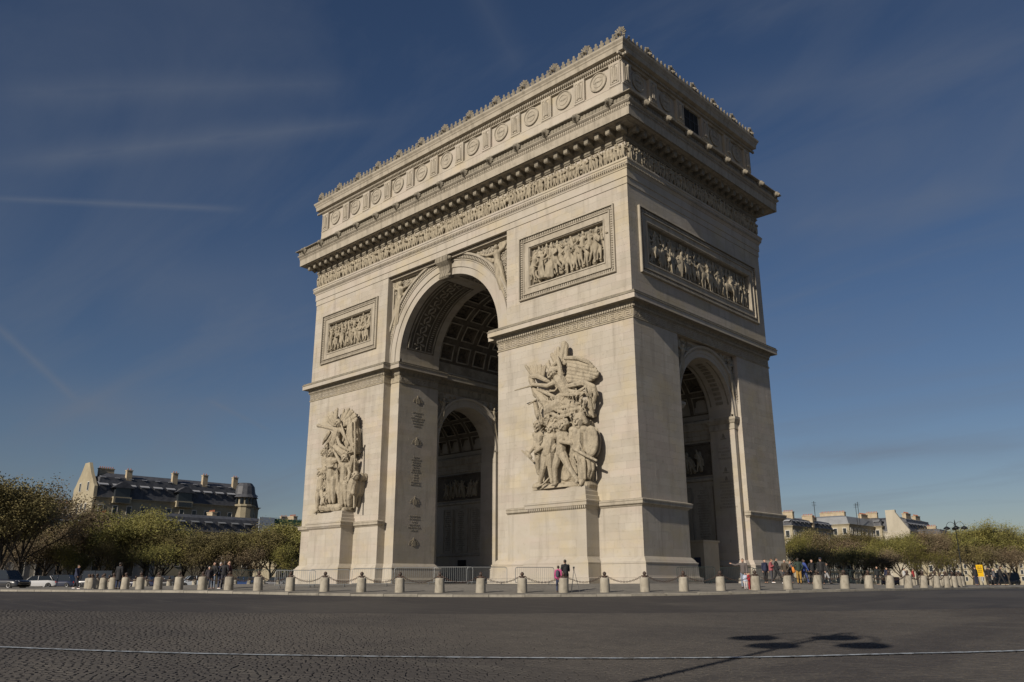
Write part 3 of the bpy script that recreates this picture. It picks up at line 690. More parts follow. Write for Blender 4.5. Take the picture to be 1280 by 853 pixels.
# ---- small vaults with coffers
DS = radians(24.5); RSC = RS + .4
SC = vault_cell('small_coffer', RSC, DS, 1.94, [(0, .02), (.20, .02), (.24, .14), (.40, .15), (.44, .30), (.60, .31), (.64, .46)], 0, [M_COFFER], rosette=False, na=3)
for x0 in (-12.6, -AW + 2.5):
    for j in range(5):
        for i in range(7): link('small_coffer', SC, ARCH, loc=(x0 + 1.94 * (j + .5), CY, ZS), rot=(0, (i - 3) * DS, pi / 2))
m = MB()
for x0 in (-12.6, -AW + 2.5):
    for i in range(7):
        q = (i - 3) * DS; h = DS / 2
        for j in range(5):
            y0 = x0 + 1.94 * j; y1 = y0 + 1.94; t = .22; w_ = .11; r0, r1 = RSC - .05, RSC + .02
            Q0, Q1 = q - h + t / RSC, q + h - t / RSC
            vbox(m, r0, r1, Q0, Q1, y0 + t, y0 + t + w_, CY, ZS, 2, True); vbox(m, r0, r1, Q0, Q1, y1 - t - w_, y1 - t, CY, ZS, 2, True)
            vbox(m, r0, r1, Q0, Q0 + w_ / RSC, y0 + t + w_, y1 - t - w_, CY, ZS, 1, True); vbox(m, r0, r1, Q1 - w_ / RSC, Q1, y0 + t + w_, y1 - t - w_, CY, ZS, 1, True)
part('small_coffer_borders', m, M_VAULT, kind='stuff')
# carved panel on the intrados of the outer band of the small arch
m = MB()
for xb in ((-.75, -2.6),):
    for sg in (-1, 1):
        Q0, Q1 = min(sg * radians(12), sg * radians(78)), max(sg * radians(12), sg * radians(78))
        vbox(m, RS - .05, RS + .02, Q0, Q1, xb[1], xb[1] + .1, CY, ZS, 10, True); vbox(m, RS - .05, RS + .02, Q0, Q1, xb[0] - .1, xb[0], CY, ZS, 10, True)
        q = 15
        while q < 76: t = sg * radians(q); vbox(m, RS - .06, RS + .02, t - .03, t + .03, -2.0, -1.3, CY, ZS, 1, True); q += 6
part('small_vault_band_carving', m, M_CORNICE, kind='stuff')
# ---- inside walls of the small passages: entablature, relief, name tablets
YW = CY + RS + .4                                          # wall facing the camera
FW = Fr((0, YW, 0), (1, 0, 0), (0, -1, 0))
for x0, x1 in ((-12.6, -2.9), (-AW + 2.9, -AW + 12.2)):
    m = MB(); m.grid([[FW(x0, b, d), FW(x1, b, d)] for d, b in ((0, 12.45), (.1, 12.5), (.1, 12.9), (.16, 12.95), (.16, 13.3), (.3, 13.4), (.32, 13.9), (.38, 13.95), (.38, 14.2), (0, 14.4))])
    m.grid([[FW(x0, b, d), FW(x1, b, d)] for d, b in ((0, 8.75), (.18, 8.8), (.2, 9.0), (.1, 9.1), (0, 9.15))]); m.grid([[FW(x0, b, d), FW(x1, b, d)] for d, b in ((0, 2.9), (.12, 2.95), (.12, 3.1), (0, 3.2))])
    part('passage_entablature', m, M_TRIM, kind='stuff')
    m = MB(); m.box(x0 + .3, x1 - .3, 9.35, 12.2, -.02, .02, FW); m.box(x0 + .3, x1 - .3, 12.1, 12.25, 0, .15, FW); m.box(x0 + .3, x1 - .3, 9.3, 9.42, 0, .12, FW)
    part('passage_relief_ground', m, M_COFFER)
NM = ['LILLE', 'WATTIGNIES', 'HONDSCHOOTE', 'ARLON', 'COURTRAY', 'TOURCOING', 'ASPERN', 'MAESTRICHT', 'WISSEMBOURG', 'LANDAU', 'NEUWIED', 'RASTADT', 'ETLINGEN', 'NERESHEIM', 'BAMBERG', 'AMBERG', 'BIBERACH', 'ALTENKIRCHEN', 'KEHL', 'ENGEN', 'MOESKIRCH', 'HOCHSTETT', 'LUTZELBERG', 'WERTINGEN', 'ELCHINGEN', 'DIERNSTEIN', 'HALLE', 'PRENTZLOW', 'LUBECK', 'PULTUSK', 'EYLAU', 'OSTROLENKA', 'DANZIG', 'HEILSBERG', 'LANDSHUT', 'ECKMUHL', 'RATISBONNE', 'RAAB', 'MOHILEW', 'SMOLENSKO', 'VALONTINA', 'POLOTSK', 'KRASNOE', 'WURSCHEN']
random.seed(3)
def tablet(fr, a0, a1, b0, b1, rotz, rows=20):
    m = MB(); m.box(a0, a1, b0, b1, 0, .05, fr); frame_sweep(m, fr, a0 - .08, a1 + .08, b0 - .08, b1 + .08, [(0, 0), (0, .1), (.08, .1), (.08, .04)])
    o = part('name_tablet', m, M_TRIM)
    body = '\n'.join(random.choice(NM) for _ in range(rows)); p = fr((a0 + a1) / 2, (b0 + b1) / 2, .062)
    text(body, (b1 - b0 - .2) / rows / 1.17, p, rotz, ARCH)
for a0, a1 in ((-39.2, -37.75), (-37.35, -35.2), (-34.7, -32.85)): tablet(FW, a0, a1, 3.4, 8.2, 0)
for a0, a1 in ((-12.2, -10.2), (-9.9, -7.9), (-7.6, -5.6), (-5.3, -3.3)): tablet(FW, a0, a1, 3.4, 8.2, 0)
# impost of the small arches
for P_ in ([(-2.9, YW), (-2.9, CY + RS), (-SREC, CY + RS), (-SREC, 16.0)], [(-12.6, YW), (-12.6, CY + RS), (XS1, CY + RS), (XS1, 16)], [(XS0, 16), (XS0, CY + RS), (-AW + 12.2, CY + RS), (-AW + 12.2, YW)],
           [(-SREC, 6.2), (-SREC, 6.8), (-2.9, 6.8), (-2.9, 6.4)], [(XS0 - 2.5, 6.8), (XS0, 6.8), (XS0, 6.2)]):
    Q_ = P_ if False else P_[::-1]
    # orient so that the moulding projects out of the wall
    def outward(poly):
        return poly
    m = MB(); sgn = -1 if P_[0] in ((-SREC, 6.2),) or P_[0][0] == XS0 - 2.5 or P_[0] == (XS0, 16) else 1
    pr = [(-.02, 13.05), (.06, 13.1), (.06, 13.6), (.14, 13.66), (.26, 13.9), (.30, 13.92), (.30, 14.16), (.1, 14.2), (-.02, 14.22)]
    use = Q_ if P_ in () else P_
    sweep(m, use, [(p, z) for p, z in pr], closed=False); part('small_impost', m, M_TRIM)
# inscriptions and trophies on the jambs
JX = XJ0 + .012
for zc, rows, sz in ((16.2, 6, .24), (10.9, 12, .22), (5.7, 6, .24)):
    text('\n'.join(random.choice(NM) for _ in range(rows)), sz, (JX, 3.45, zc), pi / 2, ARCH)
m = MB()
for zc in (18.1, 13.75, 7.75, 3.7):
    J0 = lambda a, b: FJL(3.45 + a, zc + b, -.01)
    def J1(t): return lambda a, b: FJL(3.45 + a, zc + b, t)
    def plate(poly, t): m.prism(poly, J0, J1(t))
    plate([(-.2, -.2), (.2, -.2), (.26, .1), (.12, .34), (-.12, .34), (-.26, .1)], .05)
    plate([(-.07, .34), (.07, .34), (.12, .52), (0, .62), (-.12, .52)], .05)
    for k in range(-4, 5):
        if k == 0: continue
        t = pi / 2 - k * .38; c_, s_ = cos(t), sin(t); n_ = (-s_ * .035, c_ * .035)
        plate([(c_ * .2 - n_[0], s_ * .2 - n_[1]), (c_ * .2 + n_[0], s_ * .2 + n_[1]), (c_ * .62 + n_[0] * 1.6, s_ * .5 + n_[1] * 1.6 - .05), (c_ * .62 - n_[0] * 1.6, s_ * .5 - n_[1] * 1.6 - .05)], .03)
part('jamb_trophies', m, M_CARVE, kind='stuff')
text('\n'.join(['LOANO', 'MILLESIMO', 'DEGO', 'MONDOVI']), .26, (-1.6, CY + RS - .012, 11.0), 0, ARCH); text('\n'.join(random.choice(NM) for _ in range(9)), .24, (-1.6, CY + RS - .012, 7.4), 0, ARCH)
m = MB()
for zc in (12.3, 9.3, 8.5):
    m.box(-1.9, -1.3, zc - .04, zc + .04, -.01, .03, FE2); m.prism([(-1.75, zc + .1), (-1.45, zc + .1), (-1.5, zc + .34), (-1.6, zc + .5), (-1.7, zc + .34)], lambda a, b: FE2(a, b, -.01), lambda a, b: FE2(a, b, .04))
part('jamb_ornaments', m, M_CORNICE)
# little service door at the foot of the far passage wall
m = MB(); m.box(-36.75, -35.4, -.1, 2.5, 0, .06, FW); part('service_door', m, M_DARK)
# ================================================================== sculpture
GROUP_A=[
('c',[(-6.89,-1.4280000000000002,16.19),(-6.89,-1.4280000000000002,16.31)],[0.42,0.4]),
('c',[(-6.81,-1.36,15.99),(-6.3,-1.1560000000000001,15.55)],[0.2,0.26]),
('c',[(-6.25,-1.1560000000000001,15.62),(-5.84,-1.02,14.96),(-5.58,-0.8840000000000001,14.41)],[0.55,0.5,0.55]),
('c',[(-6.38,-1.292,15.54),(-7.41,-1.4960000000000002,15.29),(-9.03,-1.564,15.63)],[0.26,0.2,0.15]),
('c',[(-8.92,-1.564,15.59),(-11.08,-1.7000000000000002,15.45)],[0.09,0.05]),
('c',[(-6.1,-1.1560000000000001,15.75),(-6.16,-1.2240000000000002,16.68),(-6.33,-1.292,17.56)],[0.28,0.2,0.12]),
('c',[(-7.29,-1.36,17.02),(-7.33,-1.36,17.46)],[0.16,0.06]),
('c',[(-6.68,-1.36,16.99),(-6.34,-1.292,17.25)],[0.2,0.14]),
('c',[(-7.54,-1.36,17.15),(-7.09,-1.36,16.67),(-6.55,-1.292,16.58)],[0.15,0.25,0.22]),
('c',[(-6.27,-1.02,13.81),(-7.46,-1.292,13.35),(-7.85,-1.1560000000000001,13.02)],[0.6,0.45,0.3]),
('c',[(-6.33,-0.952,13.93),(-4.61,-1.088,13.26),(-3.39,-0.68,12.56)],[0.6,0.42,0.25]),
('c',[(-9.25,-1.1560000000000001,15.26),(-8.49,-1.088,14.6),(-7.57,-1.02,13.6)],[0.3,0.45,0.5]),
('f',[(-5.34,-1.1560000000000001,15.01),(-3.63,-1.1560000000000001,15.03),(-2.7,-0.952,14.61),(-2.53,-0.68,13.96)],[0.2,0.28,0.22,0.1]),
('f',[(-5.73,-1.1560000000000001,14.77),(-4.11,-1.292,14.33),(-3.31,-1.2240000000000002,14.66)],[0.14,0.16,0.1]),
('f',[(-6.41,-1.292,14.39),(-4.62,-1.36,14.18),(-2.98,-1.088,14.18)],[0.14,0.17,0.1]),
('f',[(-3.35,-1.1560000000000001,15.05),(-2.98,-1.088,14.18),(-3.15,-0.952,13.35),(-3.05,-0.68,12.32)],[0.16,0.22,0.2,0.1]),
('f',[(-2.73,-1.02,14.75),(-2.55,-0.952,13.92),(-2.95,-0.7480000000000001,13.35),(-3.09,-0.68,12.62)],[0.12,0.16,0.15,0.08]),
('f',[(-7.33,-1.292,13.53),(-5.7,-1.4280000000000002,12.88),(-4.45,-1.292,13.01),(-3.16,-0.952,13.16)],[0.14,0.18,0.16,0.08]),
('f',[(-7.73,-1.292,13.29),(-6.09,-1.4280000000000002,12.54),(-4.95,-1.292,12.7),(-3.64,-1.088,13.31)],[0.14,0.2,0.16,0.08]),
('f',[(-7.84,-1.292,14.0),(-6.32,-1.4280000000000002,13.26),(-4.63,-1.36,13.32),(-3.39,-1.088,13.56)],[0.12,0.16,0.14,0.08]),
('f',[(-8.75,-1.36,15.22),(-7.28,-1.4280000000000002,14.58),(-5.91,-1.4280000000000002,13.99)],[0.12,0.16,0.1]),
('f',[(-9.02,-1.292,14.88),(-7.78,-1.36,14.09),(-6.31,-1.4280000000000002,13.75)],[0.1,0.15,0.1]),
('b',[(-6.34,-0.8160000000000001,17.34),(-6.01,-0.8160000000000001,18.74)],[0.42,0.16]),
('b',[(-6.01,-0.7480000000000001,17.14),(-5.82,-0.7480000000000001,18.44)],[0.3,0.14]),
('b',[(-6.64,-0.8160000000000001,17.32),(-6.71,-0.8160000000000001,18.45)],[0.32,0.14]),
('b',[(-6.94,-0.8160000000000001,17.3),(-7.43,-0.8160000000000001,18.03)],[0.35,0.14]),
('b',[(-5.75,-0.8160000000000001,17.39),(-3.51,-0.7480000000000001,16.82)],[0.3,0.16]),
('b',[(-5.56,-0.8160000000000001,17.12),(-2.93,-0.7480000000000001,16.3)],[0.3,0.16]),
('b',[(-5.41,-0.8840000000000001,16.77),(-2.63,-0.68,15.91)],[0.3,0.16]),
('b',[(-5.42,-0.8840000000000001,16.46),(-2.57,-0.6120000000000001,15.65)],[0.3,0.16]),
('b',[(-5.43,-0.8840000000000001,16.15),(-2.93,-0.6120000000000001,15.45)],[0.3,0.16]),
('b',[(-5.54,-0.8840000000000001,15.86),(-3.31,-0.6120000000000001,15.33)],[0.3,0.16]),
('b',[(-5.55,-0.8840000000000001,15.55),(-3.81,-0.68,15.29)],[0.28,0.16]),
('f',[(-5.73,-0.952,17.44),(-4.28,-0.952,17.2),(-3.23,-0.8840000000000001,16.67),(-2.89,-0.7480000000000001,16.25)],[0.18,0.2,0.16,0.1]),
('b',[(-9.5,-1.088,16.43),(-10.33,-1.1560000000000001,17.54)],[0.2,0.18]),
('b',[(-9.35,-1.02,16.42),(-9.71,-1.02,17.37)],[0.22,0.16]),
('b',[(-9.04,-1.02,16.44),(-9.18,-1.02,17.35)],[0.22,0.16]),
('b',[(-8.73,-1.02,16.39),(-8.66,-1.02,17.3)],[0.22,0.16]),
('b',[(-8.42,-1.02,16.25),(-8.09,-1.02,17.07)],[0.22,0.16]),
('f',[(-9.63,-1.292,16.42),(-8.63,-1.36,16.31),(-7.72,-1.36,15.84),(-7.43,-1.2240000000000002,15.66)],[0.2,0.25,0.2,0.15]),
('c',[(-9.59,-1.2240000000000002,16.18),(-9.29,-1.2240000000000002,15.49),(-9.15,-1.1560000000000001,14.85)],[0.28,0.25,0.25]),
('c',[(-9.29,-1.088,14.25),(-9.03,-1.088,13.3),(-8.64,-1.02,12.45)],[0.2,0.25,0.25]),
('c',[(-9.86,-1.36,14.09),(-9.03,-1.292,14.39)],[0.06,0.08]),
('c',[(-3.88,-1.564,11.98),(-3.89,-1.564,11.75)],[0.42,0.4]),
('c',[(-3.87,-1.598,11.5),(-3.93,-1.564,11.35)],[0.28,0.2]),
('c',[(-4.31,-1.4960000000000002,12.48),(-3.59,-1.4960000000000002,12.38),(-3.3,-1.36,11.84)],[0.2,0.28,0.2]),
('c',[(-4.7,-1.36,11.36),(-3.44,-1.36,11.24)],[0.36,0.36]),
('c',[(-4.04,-1.36,11.13),(-4.12,-1.36,10.48),(-4.17,-1.292,9.93)],[0.55,0.5,0.52]),
('c',[(-4.7,-1.4280000000000002,11.3),(-4.86,-1.6320000000000001,10.54),(-4.23,-1.7000000000000002,9.75)],[0.25,0.2,0.15]),
('c',[(-4.35,-1.7680000000000002,9.85),(-3.19,-1.7000000000000002,9.27),(-2.19,-1.4960000000000002,8.78)],[0.12,0.13,0.1]),
('c',[(-3.38,-1.36,11.24),(-3.23,-1.36,10.47),(-3.32,-1.36,9.74)],[0.25,0.22,0.18]),
('c',[(-4.08,-1.292,9.83),(-3.82,-1.292,8.69),(-3.92,-1.2240000000000002,7.51)],[0.5,0.36,0.28]),
('c',[(-4.5,-1.292,9.87),(-4.7,-1.1560000000000001,8.97),(-4.61,-1.02,7.68)],[0.45,0.34,0.25]),
('c',[(-3.88,-1.36,7.36),(-3.89,-1.4960000000000002,7.16)],[0.2,0.16]),
('f',[(-4.92,-1.292,9.92),(-5.12,-1.2240000000000002,9.01),(-4.95,-1.088,8.44)],[0.16,0.14,0.08]),
('f',[(-3.87,-1.564,9.5),(-4.08,-1.4960000000000002,8.6),(-4.1,-1.36,7.6)],[0.1,0.14,0.1]),
('f',[(-3.46,-1.4960000000000002,9.46),(-3.49,-1.4280000000000002,8.55),(-3.57,-1.292,7.56)],[0.1,0.14,0.1]),
('f',[(-3.17,-1.292,9.08),(-3.14,-1.2240000000000002,8.26),(-3.55,-1.02,7.59)],[0.18,0.16,0.08]),
('f',[(-2.92,-1.088,9.08),(-2.95,-1.02,8.26),(-3.43,-0.8840000000000001,7.59)],[0.14,0.14,0.08]),
('f',[(-4.28,-1.4960000000000002,9.64),(-4.48,-1.4280000000000002,8.74),(-4.44,-1.292,8.01)],[0.1,0.12,0.08]),
('s',[(-2.88,-1.292,10.34),(-2.84,-1.292,11.55),(-2.31,-1.02,10.31)],[0.14]),
('c',[(-5.62,-1.564,11.83),(-5.62,-1.564,11.67)],[0.38,0.36]),
('c',[(-5.92,-1.4960000000000002,12.07),(-5.36,-1.4280000000000002,11.96)],[0.28,0.28]),
('c',[(-6.13,-1.4960000000000002,11.13),(-5.45,-1.4280000000000002,11.01)],[0.34,0.34]),
('c',[(-5.76,-1.4960000000000002,10.94),(-5.9,-1.4960000000000002,10.29),(-6.04,-1.4280000000000002,9.65)],[0.48,0.42,0.45]),
('c',[(-5.4,-1.564,10.89),(-4.52,-1.7680000000000002,10.29),(-5.61,-1.904,10.5)],[0.22,0.19,0.15]),
('c',[(-6.29,-1.4280000000000002,9.58),(-6.63,-1.564,8.56),(-6.71,-1.4280000000000002,7.45)],[0.38,0.25,0.17]),
('c',[(-5.79,-1.4280000000000002,9.53),(-5.04,-1.6320000000000001,8.54),(-4.29,-1.4960000000000002,7.52)],[0.38,0.25,0.17]),
('c',[(-6.72,-1.4960000000000002,7.35),(-6.86,-1.7000000000000002,7.29)],[0.15,0.11]),
('c',[(-4.24,-1.4960000000000002,7.42),(-4.19,-1.7000000000000002,7.29)],[0.15,0.11]),
('c',[(-7.12,-1.36,11.76),(-7.18,-1.36,11.57)],[0.36,0.34]),
('c',[(-7.58,-1.36,11.28),(-6.75,-1.36,11.08)],[0.32,0.32]),
('c',[(-7.2,-1.36,11.04),(-7.28,-1.4280000000000002,10.36),(-7.61,-1.36,9.82)],[0.48,0.44,0.48]),
('c',[(-7.52,-1.4280000000000002,11.17),(-7.87,-1.6320000000000001,10.4),(-8.79,-1.6320000000000001,10.02)],[0.22,0.18,0.14]),
('c',[(-7.87,-1.36,9.66),(-8.02,-1.4960000000000002,8.69),(-8.61,-1.36,7.51)],[0.4,0.27,0.18]),
('c',[(-7.35,-1.36,9.6),(-7.37,-1.292,8.65),(-7.32,-1.2240000000000002,7.61)],[0.38,0.26,0.18]),
('c',[(-8.55,-1.4280000000000002,7.4),(-8.89,-1.564,7.31)],[0.15,0.1]),
('f',[(-7.4,-1.4960000000000002,7.87),(-7.92,-1.6320000000000001,7.43),(-8.57,-1.7000000000000002,7.24)],[0.07,0.09,0.06]),
('c',[(-8.94,-1.1560000000000001,12.27),(-8.92,-1.1560000000000001,12.09)],[0.36,0.34]),
('c',[(-9.2,-1.1560000000000001,11.55),(-8.33,-1.088,11.5)],[0.3,0.3]),
('c',[(-8.8,-1.1560000000000001,11.35),(-8.87,-1.1560000000000001,10.77),(-8.69,-1.1560000000000001,10.16)],[0.44,0.4,0.45]),
('c',[(-9.14,-1.2240000000000002,11.39),(-9.03,-1.4280000000000002,10.56),(-9.51,-1.564,10.1)],[0.2,0.17,0.13]),
('c',[(-10.45,-1.564,10.35),(-9.72,-1.6320000000000001,9.82),(-9.06,-1.564,9.27)],[0.07,0.1,0.07]),
('c',[(-9.91,-1.564,10.14),(-9.32,-1.6320000000000001,9.68)],[0.16,0.13]),
('c',[(-8.82,-1.1560000000000001,10.07),(-9.03,-1.1560000000000001,9.21),(-9.03,-1.02,8.44)],[0.38,0.26,0.18]),
('c',[(-7.71,-1.02,12.87),(-7.69,-1.02,12.67)],[0.38,0.36]),
('c',[(-6.89,-1.088,12.5),(-6.86,-1.088,12.32)],[0.36,0.34]),
('c',[(-8.05,-1.088,12.56),(-7.61,-1.1560000000000001,12.2),(-6.53,-1.2240000000000002,11.95)],[0.25,0.25,0.25]),
('c',[(-7.65,-0.952,12.43),(-6.82,-0.8840000000000001,11.74)],[0.5,0.5]),
('f',[(-7.92,-1.2240000000000002,13.02),(-7.27,-1.2240000000000002,13.13),(-6.64,-1.2240000000000002,12.75),(-6.4,-1.2240000000000002,12.22)],[0.1,0.15,0.15,0.1]),
('f',[(-6.1,-1.4280000000000002,12.25),(-5.35,-1.4280000000000002,12.25),(-5.23,-1.292,11.77)],[0.1,0.15,0.1]),
('s',[(-6.22,-0.8160000000000001,8.12),(-6.33,-0.8160000000000001,8.69),(-5.49,-0.8160000000000001,8.05)],[0.2]),
('c',[(-9.31,-0.952,7.36),(-8.53,-0.952,7.33)],[0.4,0.4]),
('c',[(-8.14,-0.952,7.15),(-7.38,-0.952,7.12)],[0.4,0.4]),
('c',[(-6.88,-0.952,7.12),(-6.14,-0.952,7.09)],[0.4,0.4]),
('c',[(-5.65,-0.952,7.16),(-4.92,-0.952,7.14)],[0.4,0.4]),
]
